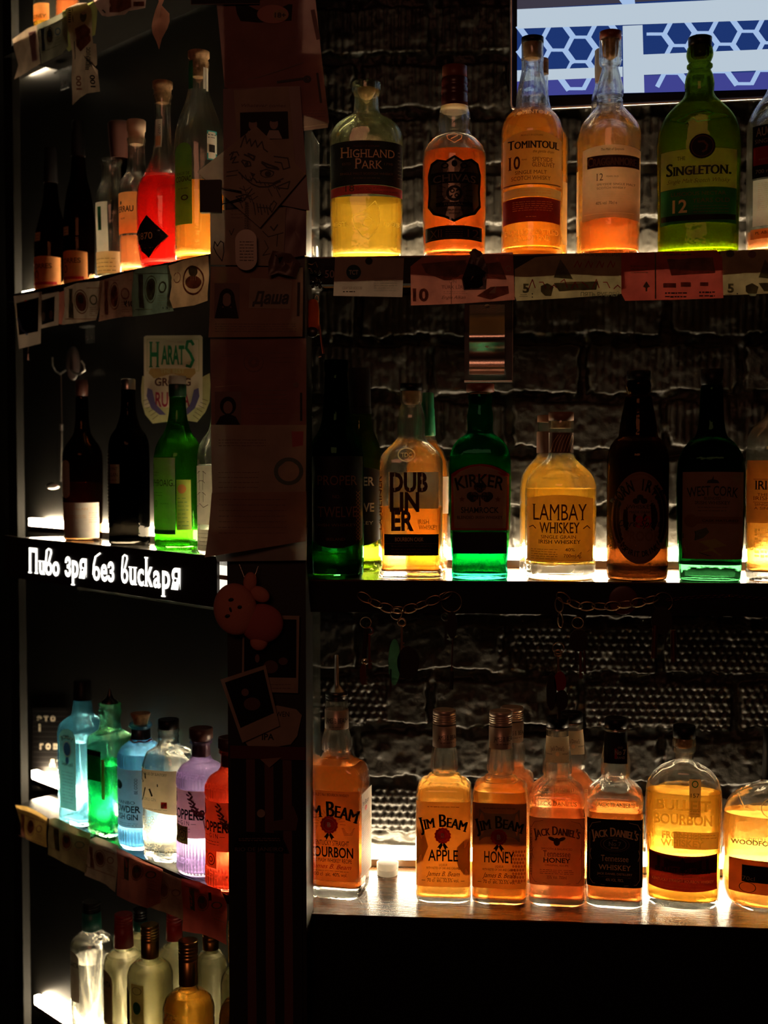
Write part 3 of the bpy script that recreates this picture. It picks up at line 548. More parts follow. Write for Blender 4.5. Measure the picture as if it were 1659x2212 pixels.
caps(b, [(108, 19), (110, 21), (150, 21), (176, 20)], CRM, 'neck_label'); d = b.label(-57, -30, 365, 500, CRM, 'side_label'); b.done(d)
b = Bottle('whisky_bottle', 'slim amber bottle behind the tall cream-labelled one, neck showing at its shoulder', 'R', 1168, OF + .106, ZT, [(140, 12), (150, 13), (200, 15), (240, 24), (270, 44), (300, 56), (560, 56), (566, 54)], CLEAR, 2, 1, 0, (L_AMB, 250), g)
caps(b, [(128, 13), (130, 14.5), (160, 14.5)], CORK); d = b.label(25, 55, 390, 520, CRM, 'side_label'); b.done(d)
b = Bottle('whisky_bottle', 'broad green glass whisky flask with cream and dark green labels', 'R', 1507, OF, ZT, [(100, 22), (104, 26), (120, 28), (133, 24), (138, 22), (142, 27), (147, 27), (152, 23), (165, 28), (185, 31), (202, 30), (214, 35), (232, 52), (250, 68), (270, 79), (295, 85), (330, 87), (540, 84), (558, 84), (565, 80)], OLV, 2.4, .55, 0, (L_GRN, 236), g)
caps(b, [(81, 23), (82, 25), (99, 24.5), (101, 22)], CAPB); caps(b, [(101, 20), (120, 19), (126, 14)], CORK, 'cork')
d = b.label(-78, 78, 336, 420, CREAM, top=arch(3), bot=arch(3)); serif(d, 'THE', -36, 360, 8, 17, INK); serif(d, 'Singleton.', 0, 393, 27, 132, INK, caps=.72, bold=.012); d.text('Single Malt Scotch Whisky', 0, 410, 9, 130, DGOLD, shear=.4)
d.ell(7, 332, 27, 27, BLABEL, k=2); d.ell(7, 332, 23, 23, DGOLD, r0=.94, k=3); d.line([(-1, 322), (10, 322), (17, 330), (15, 340), (8, 344)], 4, DGOLD, 3); b.done(d)
d = b.label(-78, 78, 421, 497, GRL, 'lower_label', arch(3), arch(3)); d.text('LUSCIOUS NECTAR', 0, 438, 8, 112, DGOLD); d.text('12', -38, 474, 27, 30, GOLDI, bold=.02); d.text('YEARS OLD', 26, 454, 9, 76, DGOLD); d.micro(-10, 62, 461, 474, 3, DGOLD); d.rect(-77, 77, 480, 492, BLABEL); b.done(d)
mb = MB(); d = Deco(mb, b.fn); d.line([(-44, 272), (-30, 266), (-18, 258), (10, 254), (30, 262), (20, 268), (22, 276), (-4, 278), (-12, 270), (-30, 280), (-44, 276), (-44, 272)], 1.8, EMB2); d.ell(0, 268, 60, 8, EMB2, r0=.97); mb.build('embossing', b.root)
b = Bottle('whisky_bottle', 'clear bottle cut by the picture edge with black label and white lower label', 'R', 1684, OF, ZT, [(60, 24), (100, 24), (180, 26), (205, 34), (222, 46), (245, 60), (270, 69), (300, 71), (558, 70), (566, 66)], CLEAR, 2.2, .8, 0, (L_PINK, 514), g, base=8)
d = b.label(-58, 58, 284, 400, BLABEL, top=arch(1)); d.text('AUCHENTOSHAN', 13, 308, 18, 128, CRM, bold=.02); d.text('SINGLE MALT SCOTCH', 6, 324, 9, 118, CRM); d.rect(-56, 58, 332, 372, REDI, k=2); d.text('MATURATED IN OAK', 0, 362, 3.5, 88, CRM, k=3); d.text('700 ml e', -30, 390, 8, 42, CRM); b.done(d)
d = b.label(-56, 56, 404, 506, CRM, 'lower_label'); d.micro(-46, 40, 412, 470, 14, TAN, .8); b.done(d)
d = b.label(-60, 40, 512, 534, ORL, 'foot_label'); d.text('PL ABD24', -30, 524, 6, 40, INK); b.done(d)
# ================= middle wall shelf
g = 'whiskey bottles on the middle wall shelf'
OM = .050
b = Bottle('whiskey_bottle', 'nearly black green bottle with a rounded black label beside the pillar, yellow-green foot', 'R', 727, OM, ZM, [(778, 24), (784, 26), (800, 26), (806, 24), (818, 25), (860, 27), (905, 31), (930, 38), (948, 49), (965, 57), (985, 59.5), (1180, 59.5), (1238, 58), (1246, 54)], DGR, 2, 1, 0, (L_GRN, 1195), g, base=10)
d = b.label(-58, 56, 985, 1180, BLABEL, bot=ovb(26)); d.text('PROPER', 2, 1046, 20, 84, DGOLD); d.text('NO.', 0, 1074, 7, 16, DGOLD); d.text('TWELVE', 2, 1114, 22, 84, DGOLD); d.text('IRISH WHISKEY', 0, 1134, 6, 84, DGOLD); d.text('·IRELAND·', -2, 1164, 6, 44, DGOLD); 
for y in range(1060, 1160, 8): d.line([(42, y), (50, y + 8)], 1.2, DGOLD); d.line([(50, y), (42, y + 8)], 1.2, DGOLD)
b.done(d)
b = Bottle('whiskey_bottle', 'dark bottle half hidden behind the nearly black one, brown label edge lit', 'R', 777, OM + .106, ZM, [(812, 22), (870, 24), (925, 28), (950, 38), (975, 46), (1000, 48), (1190, 48), (1232, 47), (1238, 44)], OLV, 2, 1, 0, None, g)
caps(b, [(795, 21), (796, 23), (880, 24.5), (895, 26)], BLABEL, 'neck_sleeve'); d = b.label(-44, 45, 1010, 1180, BLABEL, top=arch(8), bot=arch(-14)); d.text('PROPER', -8, 1050, 18, 78, CRM, bold=.02); d.text('TWELVE', -8, 1106, 18, 78, CRM, bold=.02); d.text('WHISKEY', -4, 1134, 7, 66, CRM); b.done(d)
b = Bottle('whiskey_bottle', 'square clear bottle with large stencilled brown lettering and a black band', 'R', 888, OM, ZM, [(844, 24), (866, 24), (872, 22), (884, 25), (905, 29.5), (928, 30), (945, 30), (958, 40), (972, 54), (986, 64), (1004, 68), (1030, 68), (1195, 66), (1222, 64), (1238, 69), (1248, 69), (1251, 62)], CLEAR, 5, .9, 0, (L_AMB, 1096), g, base=18)
caps(b, [(828, 22), (829, 24), (843, 24), (844, 22)], CAPB); caps(b, [(845, 20), (866, 19), (874, 14)], CORK, 'cork')
mb = MB(); d = Deco(mb, b.fn); B_ = ink('printed_brown', (.07, .025, .012)); d.k = 2
d.rect(-48, 58, 1020, 1098, paper('frosted_print', (.6, .55, .42), .6), k=0)
d.text('DUB', -5, 1061, 38, 80, B_, bold=.04); d.text('LIN', -14, 1103, 38, 62, B_, bold=.04); d.text('ER', -18, 1144, 40, 48, BRI, bold=.035); d.text('IRISH', 26, 1131, 9.5, 23, BRI); d.text('WHISKEY', 36, 1143, 9.5, 40, BRI); d.text('THE', -60, 1080, 14, 0.1, BRI) if 0 else None
for y in (1035, 1075, 1118): d.rect(-47, 35, y, y + 1.6, L_AMB, k=3) if 0 else None
for x in (-36, -4, 22): d.rect(x, x + 2.2, 1022, 1060, CREAM, k=3)
for x in (-36, -8): d.rect(x, x + 2.2, 1104, 1143, L_AMB if 0 else TAN, k=3)
d.text('DUBLINER', -62, 1086, 13, 116, DGOLD, rot=-PI / 2); mb.build('printed_lettering', b.root)
d = b.label(-57, 58, 1153, 1199, BLABEL, 'black_band'); d.text('BOURBON CASK', -4, 1168, 8, 60, GOLDI); d.micro(-42, 44, 1178, 1192, 3, DGOLD); d.rect(-56, 57, 1173, 1173.8, DGOLD); b.done(d)
mb = MB(); d = Deco(mb, b.fn); d.ell(-10, 983, 19, 15, EMB, r0=.85); d.text('TDC', -10, 988, 9, 22, EMB); mb.build('embossed_seal', b.root)
b = Bottle('whiskey_bottle', 'clear bottle with a green foil neck peeking out behind the stencilled square bottle', 'R', 922, OM + .106, ZM, [(872, 14), (940, 17), (955, 22), (975, 34), (1000, 44), (1025, 47), (1190, 46), (1232, 45), (1237, 42)], CLEAR, 2, 1, 0, (L_AMB, 958), g)
caps(b, [(848, 12), (850, 14), (880, 15), (884, 16), (940, 18.5), (942, 17)], solid('green_foil', (.02, .20, .09), .35), 'neck_foil'); d = b.label(34, 46, 1030, 1110, CRM, 'side_label'); b.done(d)
b = Bottle('whiskey_bottle', 'bright green bottle with an arched cream label edged in red', 'R', 1036, OM, ZM, [(852, 25), (860, 26), (868, 24), (880, 25), (900, 28), (930, 27), (938, 30), (948, 44), (962, 56), (980, 63), (1000, 66), (1040, 66), (1190, 62), (1225, 59), (1240, 61), (1250, 60), (1253, 56)], BGR, 5, .8, 0, (liquid('green_tinted_whisky', (.25, .7, .30), .2, (.15, .6, .15)), 986), g, base=14, basemat=lens('green_base_glass', (.12, .62, .28), .5))
caps(b, [(829, 28), (830, 30), (846, 30), (848, 26)], CAPR); caps(b, [(848, 22), (866, 20), (874, 14)], CORK, 'cork')
d = b.label(-61, 62, 1003, 1146, REDI, top=arch(22)); d.quad([(-57, 1030), (58, 1030), (55, 1141), (-54, 1141)], CREAM, 16, 4, k=2)
gridpoly(d, [(-57, 1032), (-40, 1018), (-20, 1010), (0, 1007), (20, 1010), (41, 1018), (58, 1032)], CREAM, 2); d.k = 3
d.text('KIRKER', 0, 1050, 25, 96, INK, bold=.02, arc=10); 
for x, y in ((0, 1052), (-15, 1072), (15, 1072)): d.ell(x - 4, y, 9, 9, INK); d.ell(x + 4, y, 9, 9, INK); d.ell(x, y + 5, 8, 8, INK)
d.line([(0, 1070), (0, 1092)], 3, INK); d.k = 4; d.text('FOUR', 0, 1060, 6, 26, DGOLD); d.text('PROVINCE', 0, 1070, 6, 36, DGOLD); d.text('BLEND', 0, 1080, 6, 26, DGOLD); d.k = 3
for x in (-38, 38): d.poly([(x + (7 if i % 2 == 0 else 3) * math.sin(i * PI / 5), 1079 - (7 if i % 2 == 0 else 3) * math.cos(i * PI / 5)) for i in range(10)], DGOLD)
d.text('SHAMROCK', 0, 1108, 12, 80, INK, bold=.015); d.text('BLENDED IRISH WHISKEY', 0, 1121, 6.5, 96, INK); b.done(d); d = b.label(-57, 57, 1149, 1196, BLABEL, 'lower_label'); b.done(d)
b = Bottle('whiskey_bottle', 'round clear bottle of golden whiskey with brown neck wrap and dark lettering', 'R', 1210, OM, ZM, [(908, 26), (914, 27), (927, 26), (940, 26), (980, 26.5), (990, 30), (1002, 42), (1016, 58), (1032, 70), (1050, 75.5), (1075, 76.5), (1236, 75.5), (1250, 74), (1253, 68)], CLEAR, 2, 1, 0, (L_GOLD, 1056), g, base=40)
caps(b, [(890, 25), (891, 27), (908, 27), (909, 25)], solid('brown_wood', (.25, .12, .06), .5)); caps(b, [(910, 22), (925, 21)], CORK, 'cork')
d = b.label(-27, 27, 935, 979, solid('neck_wrap_brown', (.13, .06, .035), .5), 'neck_wrap')
for i in range(7): d.line([(-22 + i * 7, 976), (-16 + i * 7, 955), (-6 + i * 6, 940)], .9, GOLDI)
b.done(d)
d = b.label(-71, 68, 1068, 1210, paper('golden_label', (.80, .48, .16), .65), top=arch(8)); d.text('LAMBAY', -2, 1122, 34, 114, BRI, serif=True); d.k = 2; d.text('WHISKEY', -2, 1149, 22, 84, BRI, serif=True, bold=.01); serif(d, 'SINGLE GRAIN', -4, 1161, 7, 74, TAN if 0 else BRI); serif(d, 'IRISH WHISKEY', -2, 1172, 8, 88, INK); d.text('40%', 20, 1188, 7, 20, BRI); d.text('700ml e', 24, 1201, 7, 34, BRI); d.micro(-62, -6, 1184, 1204, 5, BRI, .8); d.line([(30, 1204), (44, 1190), (40, 1204), (62, 1186)], .8, BRI); d.line([(-66, 1138), (-58, 1134), (-52, 1140)], 2, BRI); d.line([(48, 1140), (56, 1134), (62, 1140)], 2, BRI); b.done(d)
b = Bottle('whiskey_bottle', 'second golden bottle with the same brown neck wrap, standing half behind the first', 'R', 1182, OM + .106, ZM, [(912, 22), (980, 23), (992, 30), (1010, 46), (1030, 56), (1060, 60), (1225, 60), (1234, 58)], CLEAR, 2, 1, 0, (L_GOLD, 1000), g, base=24)
caps(b, [(897, 21), (898, 23), (912, 23)], solid('brown_wood', (.25, .12, .06), .5)); caps(b, [(932, 23), (934, 24), (978, 24)], MATS['neck_wrap_brown'], 'neck_wrap')
b = Bottle('whiskey_bottle', 'black-brown bottle with swing-top collar and a tall oval label', 'R', 1376, OM, ZM, [(822, 24), (830, 26), (846, 26), (852, 20), (858, 28), (870, 30), (900, 36), (925, 40), (942, 42), (952, 52), (966, 60), (984, 65), (1010, 66), (1236, 65), (1250, 62), (1252, 56)], BRN, 2, 1, 0, None, g, base=8)
caps(b, [(800, 20), (802, 25), (818, 26), (822, 24)], CAPB)
mb = MB(); mb.tube([Vector(b.fn(x, y, 0)) + Vector((0, -.003, 0)) for x, y in ((-24, 852), (-25, 835), (-22, 820), (22, 820), (25, 835), (24, 852))], .0012, DMETAL); mb.build('wire_bail', b.root)
mb = MB(); d = Deco(mb, b.fn); OVL = paper('oval_label', (.30, .16, .10), .2); d.ell(5, 1116, 60, 98, OVL, n=44, k=0); d.ell(5, 1116, 57, 94, DGOLD, n=44, r0=.985); d.ell(5, 1116, 50, 84, DGOLD, n=44, r0=.985)
for ch, a in zip('BORN IRISH', [-64, -50, -36, -22, -8, 6, 20, 34, 48, 62]):
    r_ = math.radians(a); d.text(ch, 5 + 46 * math.sin(r_), 1116 - 60 * math.cos(r_) , 22, 3 if ch == 'I' else 13, INK, bold=.04, rot=r_ * .85)
for ch, a in zip('SPIRIT DRINK', [34, 28, 22, 16, 10, 4, -2, -8, -15, -22, -29, -36]):
    r_ = math.radians(a); d.text(ch, 5 - 62 * math.sin(r_), 1116 + 82 * math.cos(r_), 11, 2 if ch == 'I' else 7, INK, bold=.03, rot=r_ * .7)
d.text('WHISKEY', 5, 1096, 8, 54, INK); d.text('MADE DARK', 5, 1106, 5, 44, INK); d.text('80', 12, 1136, 24, 34, REDI, bold=.02); d.text('Dare Spirit', 4, 1134, 13, 90, INK, shear=.45, k=2); d.text('PROOF', 8, 1164, 20, 72, DGOLD, bold=.02)
for x, y in ((5, 1072), (-3, 1080), (13, 1080)): d.ell(x, y, 7, 6, INK)
mb.build('oval_label', b.root)
b = Bottle('whiskey_bottle', 'near-black green bottle with a rectangular map-illustrated label, green lit foot', 'R', 1533, OM, ZM, [(832, 21), (838, 23), (850, 24), (900, 26), (925, 29), (942, 34), (955, 48), (972, 60), (990, 68), (1015, 71), (1040, 72), (1150, 70), (1236, 65), (1250, 64), (1253, 58)], DGR, 4, .85, 0, None, g, base=36, basemat=lens('green_base_glass', (.25, .85, .45), .2))
caps(b, [(797, 20), (798, 23.5), (830, 23), (832, 21)], CAPB)
OL2 = paper('dusky_label', (.34, .20, .12), .22); d = b.label(-58, 67, 1018, 1204, OL2, top=arch(1)); d.text('WEST CORK', 4, 1068, 20, 102, INK, bold=.01, arc=5); d.text('BLENDED', 4, 1077, 6, 34, INK); serif(d, 'IRISH WHISKEY', 4, 1087, 7, 72, INK); d.micro(-26, 36, 1093, 1100, 2, INK, .8); d.rect(-36, 66, 1113, 1128, DGOLD); d.ell(-40, 1122, 14, 14, DGOLD, k=2); d.text('CASK MATURED', 20, 1124, 5, 74, INK, k=2)
d.poly([(-8, 1042), (18, 1042), (14, 1036), (6, 1034), (6, 1026), (2, 1034), (-6, 1036)], INK); MAPC = solid('map_ink', (.035, .05, .02), .5); YM = paper('map_yellow', (.45, .40, .10), .3)
d.poly([(-57, 1150), (-30, 1144), (-8, 1136), (-2, 1146), (-14, 1158), (-30, 1164), (-57, 1160)], MAPC); d.poly([(-54, 1176), (-20, 1166), (10, 1160), (34, 1174), (60, 1180), (50, 1192), (20, 1196), (4, 1186), (-20, 1190), (-50, 1190)], YM); d.poly([(-57, 1192), (-20, 1190), (0, 1196), (66, 1192), (66, 1204), (-57, 1204)], MAPC, k=2); b.done(d)
b = Bottle('whiskey_bottle', 'amber bottle cut by the picture edge on the middle shelf, clear shoulder, tan label', 'R', 1684, OM, ZM, [(832, 18), (842, 20), (860, 21), (880, 26), (905, 42), (925, 60), (945, 70), (965, 73), (1236, 72), (1252, 70), (1255, 64)], CLEAR, 3, .9, 0, (L_AMB, 1000), g, base=22)
caps(b, [(806, 16), (808, 18), (830, 18)], solid('red_capsule', (.3, .02, .02), .4)); d = b.label(-70, 66, 994, 1128, TAN); serif(d, 'IRISHMAN', 0, 1056, 18, 106, INK, bold=.02); d.text('THE IRISHMAN', -6, 1070, 6, 84, BRI); serif(d, 'IRISH WHISKEY', -2, 1079, 8, 108, BRI); d.rect(-56, 60, 1034, 1035, BRI); d.rect(-56, 60, 1083, 1084, BRI); d.text('SINGLE POT STILL &', 0, 1091, 5.5, 106, BRI); d.text('A SINGLE MALT', -12, 1099, 5.5, 84, BRI); b.done(d)
mb = MB(); d = Deco(mb, b.fn); d.micro(-52, 50, 1140, 1196, 7, EMB, 5); d.micro(-30, 40, 964, 966, 1, EMB, 6); mb.build('embossing', b.root)
# ================= lowest wall shelf
g = 'bourbon and whiskey bottles on the lowest wall shelf'
OB = .105
BEAM = paper('orange_tan_label', (.86, .48, .20), .68)
def seal(d, x, y, r, mat=None):
    d.k = 2; gridpoly(d, [(x + (r + (1.4 if i % 2 else -.6)) * math.cos(i * PI / 14), y + (r + (1.4 if i % 2 else -.6)) * math.sin(i * PI / 14)) for i in range(28)], mat or REDI, 2)
    d.k = 3; d.ell(x, y, r * .74, r * .74, BEAM, r0=.95); d.text('B', x, y + 5, 10, 8, CRM, bold=.03); d.k = 1
    for s_ in (-1, 1): d.poly([(x + s_ * 3, y + r - 2), (x + s_ * 12, y + r + 10), (x + s_ * 8, y + r + 10), (x + s_ * 6, y + r + 16), (x, y + r + 4)], INK)
def beam(cx, label, name3, turn, yt, off=OB, full=True, liq=1686, dy=0, hm=60, group=g, mat=None, lm=None, cap=True):
    pr = [(1562, 24), (1612, 24.5), (1622, 26), (1640, 28.5), (1662, 29), (1668, 26), (1672, 27), (1677, 34), (1684, 38), (1692, 52), (1702, 58), (1716, 60), (1780, 61), (1925, 60.5), (1940, 59), (1945, 54)]
    b = Bottle('whiskey_bottle', label, 'R', cx, off, ZB, [(y + dy, h * hm / 60 if h > 30 else h) for y, h in pr], CLEAR, 6.5, .93, turn, (lm or L_AMB, liq + dy), group, seg=64, ribs=(16, .03, [(1612 + dy, 1664 + dy)]), base=12)
    screwcap(b, 1531 + dy, 1562 + dy, 25, CAPS); caps(b, [(1565 + dy, 23.5), (1566 + dy, 25.5), (1612 + dy, 25.5)], CAPS, 'neck_sleeve')
    mb = MB(); d = Deco(mb, b.fn); d.k = 3; d.text('JAMES B. BEAM', 8, 1594 + dy, 10, 56 if 0 else 44, INK); d.micro(-8, 22, 1600 + dy, 1600 + dy, 1, BRI); mb.build('sleeve_print', b.root)
    if not full: return b
    d = b.label(-58, 58, 1722 + dy, 1908 + dy, mat or BEAM); y = dy
    d.micro(-34, 34, 1732 + y, 1732 + y, 1, BRI); serif(d, 'Jim Beam', 0, 1776 + y, 27, 96, INK, caps=.76, bold=.012, arc=11); seal(d, -1, 1795 + y, 17)
    d.text(name3, 0, 1851 + y, 24, 64 if len(name3) < 6 else 72, INK, bold=.012); d.text('LIQUEUR', 0, 1862 + y, 5, 18, BRI); d.text('WITH NOTES OF OAK AND CARAMEL', 0, 1869 + y, 5, 72, BRI); d.text('James B. Beam', 0, 1884 + y, 10, 72, BRI, shear=.45); d.micro(-20, 22, 1888 + y, 1888 + y, 1, BRI, .8); d.text('70 cl  alc. 32.5% vol.', 0, 1897 + y, 7.5, 68, INK); d.rect(-46, -38, 1893.5 + y, 1894.5 + y, INK); d.rect(38, 46, 1893.5 + y, 1894.5 + y, INK)
    if name3 == 'APPLE':
        AP = paper('apple_print', (.50, .30, .07), .5); d.k = .5; gridpoly(d, [(-57, 1780), (-40, 1790), (-32, 1820), (-44, 1850), (-57, 1862)], AP, .5); gridpoly(d, [(30, 1820), (44, 1806), (57, 1800), (57, 1882), (44, 1880), (32, 1862), (26, 1840)], AP, .5)
    else:
        HC = paper('honeycomb_print', (.62, .26, .06), .5); gridpoly(d, [(-57, 1724 + y), (57, 1724 + y), (57, 1815 + y), (-57, 1815 + y)], GRYL, .5)
        for i in range(5):
            for j in range(9): d.ell(58 - 4 - i * 6 - (j % 2) * 3, 1826 + y + j * 8, 2.6, 3.4, HC, n=6, k=.5)
    b.done(d); return b
pr = [(1506, 22), (1512, 24), (1530, 24), (1575, 25), (1585, 27), (1600, 30), (1622, 30.5), (1628, 27), (1632, 30), (1640, 33), (1648, 44), (1658, 58), (1672, 64), (1700, 66), (1925, 65), (1942, 62), (1948, 56)]
b = Bottle('whiskey_bottle', 'large bourbon bottle with a metal pourer, partly behind the pillar, side label showing', 'R', 728, OB, ZB, pr, CLEAR, 6, .8, 16, (L_DARK, 1652), g, seg=64, ribs=(16, .03, [(1575, 1624)]), base=26)
screwcap(b, 1492, 1512, 24.5, DMETAL, 3); caps(b, [(1410, 2), (1411, 4), (1476, 5.5), (1486, 14), (1492, 19)], METAL, 'pourer'); caps(b, [(1532, 24.5), (1533, 26), (1575, 26)], CAPS, 'neck_sleeve')
mb = MB(); d = Deco(mb, b.fn); d.k = 3; d.text('JAMES B. BEAM', 4, 1560, 11, 46, INK); d.micro(-10, 20, 1568, 1568, 1, BRI); mb.build('sleeve_print', b.root)
d = b.label(-62, 62, 1704, 1906, BEAM); d.text("WORLD'S No.1 BOURBON WHISKEY", 0, 1716, 6, 84, INK); serif(d, 'Jim Beam', 2, 1762, 34, 112, INK, caps=.76, bold=.015, arc=13); seal(d, -2, 1780, 19)
for i in range(6): d.line([(26 + i, 1786 + i * 3), (54 - i, 1785 + i * 3)], .8, BRI); d.line([(-54 + i, 1786 + i * 3), (-28 - i, 1785 + i * 3)], .8, BRI)
for i in range(14): a = PI + PI * i / 13; d.line([(-2 + 24 * math.cos(a), 1778 + 24 * math.sin(a)), (-2 + 36 * math.cos(a), 1778 + 32 * math.sin(a))], .7, BRI)
d.text('KENTUCKY STRAIGHT', 2, 1826, 11, 80, INK); d.text('BOURBON', 2, 1852, 22, 98, INK, bold=.02); d.text('SOUR MASH WHISKEY RECIPE', 0, 1864, 9, 96, INK); d.text('James B. Beam', 2, 1878, 10, 90, REDI, shear=.45); d.micro(-40, 44, 1883, 1883, 1, BRI, .8); d.text('100 cl  alc. 40% vol.', 0, 1895, 8, 76, INK); b.done(d)
# side label: on the flank that faces right
mb = MB()
def side(x, y, k):
    a, bb, n = b.shape(y); return (a + .0012 + .0003 * k, (x - 742) / 30 * bb * 1.1 - bb * .0, b.z(y))
d = Deco(mb, lambda x, y, k: (b.shape(y)[0] + .0008 + .0003 * k, (x / 36) * b.shape(y)[1], b.z(y))); d.rect(-28, 30, 1712, 1900, CRM, k=0); serif(d, 'Jim Beam', -6, 1740, 10, 36, INK, caps=.76); d.ell(-4, 1750, 6, 6, REDI); d.micro(-24, 26, 1768, 1890, 24, TAN, .9); mb.build('side_label', b.root)
b = beam(959, 'clear square bottle of golden liqueur labelled APPLE with a metal screw cap', 'APPLE', 2, 0)
b = beam(1080, 'square bottle labelled HONEY with greyed upper label, beside the APPLE bottle', 'HONEY', 2, 0, liq=1700, dy=3)
b = beam(1104, 'capped bottle of amber liqueur standing half behind the HONEY bottle', '', 0, 0, off=OB + .092, full=False, liq=1670, dy=-8, hm=50, lm=L_PINK)
def jack(cx, label, turn, off, dy, lm, yl, honey, full=True, hm=61):
    pr = [(1571, 22), (1576, 24), (1590, 24), (1600, 25), (1625, 28.5), (1648, 31), (1672, 31), (1680, 29), (1690, 36), (1700, 46), (1712, 56), (1722, 60), (1735, 60), (1742, 58), (1765, 61), (1910, 60.5), (1935, 60), (1950, 60), (1957, 54)]
    b = Bottle('whiskey_bottle', label, 'R', cx, off, ZB, [(y + dy, h * hm / 61 if h > 32 else h) for y, h in pr], CLEAR, 6.5, .95, turn, (lm, yl + dy), g, seg=64, ribs=(18, .025, [(1640 + dy, 1692 + dy)]), base=16)
    caps(b, [(1549 + dy, 21), (1551 + dy, 24), (1571 + dy, 24), (1572 + dy, 21)], CAPB, knurl=.01)
    caps(b, [(1573 + dy, 23), (1574 + dy, 24.6), (1577 + dy, 24.6)], METAL, 'cap_ring')
    d = b.label(-25, 25, (1590 if honey else 1578) + dy, 1645 + dy, CREAM if honey else BLABEL, 'neck_label')
    if honey: serif(d, "Jack Daniel's", 0, 1618 + dy, 9, 28, BRI, arc=2); d.text('HONEY', 18, 1628 + dy, 4, 14, BRI); d.text('Tennessee', -18, 1628 + dy, 4, 14, BRI); d.ell(0, 1626 + dy, 4, 5, GOLDI)
    else: d.text('No 7', 10, 1625 + dy, 10, 24, CRM, bold=.03); d.text('OLD', 10, 1612 + dy, 4, 10, CRM); d.text('BRAND', 10, 1634 + dy, 5, 20, CRM); d.rect(-2, 3, 1612 + dy, 1634 + dy, REDI)
    b.done(d)
    mb = MB(); d = Deco(mb, b.fn); d.text("JACK DANIEL'S", 0, 1733 + dy, 9, 84, EMB, bold=.02); mb.build('embossing', b.root)
    if not full: return b
    d = b.label(-59, 59, 1760 + dy, 1909 + dy, paper('smoky_tan_label', (.62, .34, .17), .6) if honey else BLABEL); y = dy; C1 = BRI if honey else GOLDI
    serif(d, "Jack Daniel's", 0, 1797 + y, 19, 94, C1, caps=.8, bold=.012, arc=8)
    for s_ in (-1, 1):
        d.line([(s_ * 30, 1766 + y), (s_ * 48, 1770 + y), (s_ * 54, 1782 + y)], .8, C1); d.line([(s_ * 53, 1790 + y), (s_ * 53, 1892 + y), (s_ * 46, 1902 + y), (s_ * 20, 1905 + y)], .8, C1); d.line([(s_ * 49, 1850 + y), (s_ * 53, 1838 + y), (s_ * 50, 1826 + y)], .8, C1)
    if honey:
        d.ell(0, 1812 + y, 7, 9, BRI); d.ell(-10, 1806 + y, 9, 4, BRI, rot=.4); d.ell(10, 1806 + y, 9, 4, BRI, rot=-.4); d.text('SMOOTH & BALANCED', 0, 1830 + y, 4.5, 66, BRI); d.text('Tennessee', 0, 1845 + y, 13, 58, BRI, serif=True); serif(d, 'HONEY', 0, 1858 + y, 10, 58, INK, bold=.02); d.text('ORIGINAL RECIPE', 0, 1866 + y, 4, 50, BRI); d.micro(-36, 36, 1874 + y, 1882 + y, 3, BRI); d.text('35% Vol. 700ml', 0, 1894 + y, 7, 42, BRI)
        for s_ in (-1, 1): d.text('JACK DANIEL DISTILLERY', s_ * 57, 1835 + y, 4, 110, BRI, rot=PI / 2)
    else:
        d.ell(0, 1814 + y, 25, 14, GREYI, r0=.93); d.ell(0, 1814 + y, 31, 17, DGOLD, r0=.95); serif(d, 'No 7', 0, 1818 + y, 9, 26, CRM); d.text('OLD', 0, 1807 + y, 3, 9, GOLDI); d.text('BRAND', 0, 1824 + y, 3.5, 16, GOLDI); d.text('QUALITY', 0, 1839 + y, 3, 20, DGOLD); d.text('Tennessee', 0, 1852 + y, 13, 58, GOLDI, serif=True); d.text('SOUR MASH', 0, 1858 + y, 3.5, 44, DGOLD); serif(d, 'WHISKEY', 0, 1871 + y, 11, 68, GOLDI, bold=.01); d.text('JACK DANIEL DISTILLERY', 0, 1882 + y, 4.5, 74, GOLDI); d.micro(-34, 34, 1886 + y, 1886 + y, 1, DGOLD); d.text('40% VOL. 70CL', 0, 1896 + y, 6, 38, GOLDI)
    b.done(d); return b
jack(1202, 'square bottle with cream neck label and smoky tan honey whiskey label', 0, OB, -2, L_PINK, 1738, True)
jack(1232, 'cream-necked bottle with pink-amber liqueur half behind the smoky tan honey bottle', -8, OB + .092, -14, L_PINK, 1690, True, False, 48)
jack(1327, 'square whiskey bottle with a black label and black neck wrap', 0, OB, 0, L_DARK, 1748, False)
b = Bottle('whiskey_bottle', 'wide clear flask of amber bourbon with raised lettering and a maroon band', 'R', 1474, OB, ZB, [(1594, 23), (1600, 25), (1622, 25), (1628, 20.5), (1644, 21), (1650, 30), (1660, 50), (1675, 66), (1692, 76), (1715, 81), (1740, 82), (1920, 78), (1945, 77), (1960, 75), (1966, 70)], CLEAR, 2.5, .52, 0, (liquid('bourbon_amber', (.93, .50, .07), .34, (1, .48, .06)), 1712), g, seg=64, base=14)
caps(b, [(1565, 22), (1566, 24), (1592, 24), (1593, 22)], CAPB); caps(b, [(1594, 19), (1610, 18), (1616, 12)], CORK, 'cork')
mb = MB(); d = Deco(mb, b.fn); d.k = 2
for s_, y, h, w_ in (('BULLEIT', 1745, 22, 112), ('BOURBON', 1777, 22, 124), ('FRONTIER', 1809, 15, 86), ('WHISKEY', 1826, 14, 90)): d.text(s_, 0 if w_ > 90 else -2, y, h, w_, EMB, serif=True, bold=.03, arc=2)
d.micro(-12, 12, 1836, 1836, 1, EMB, 2); mb.build('embossing', b.root)
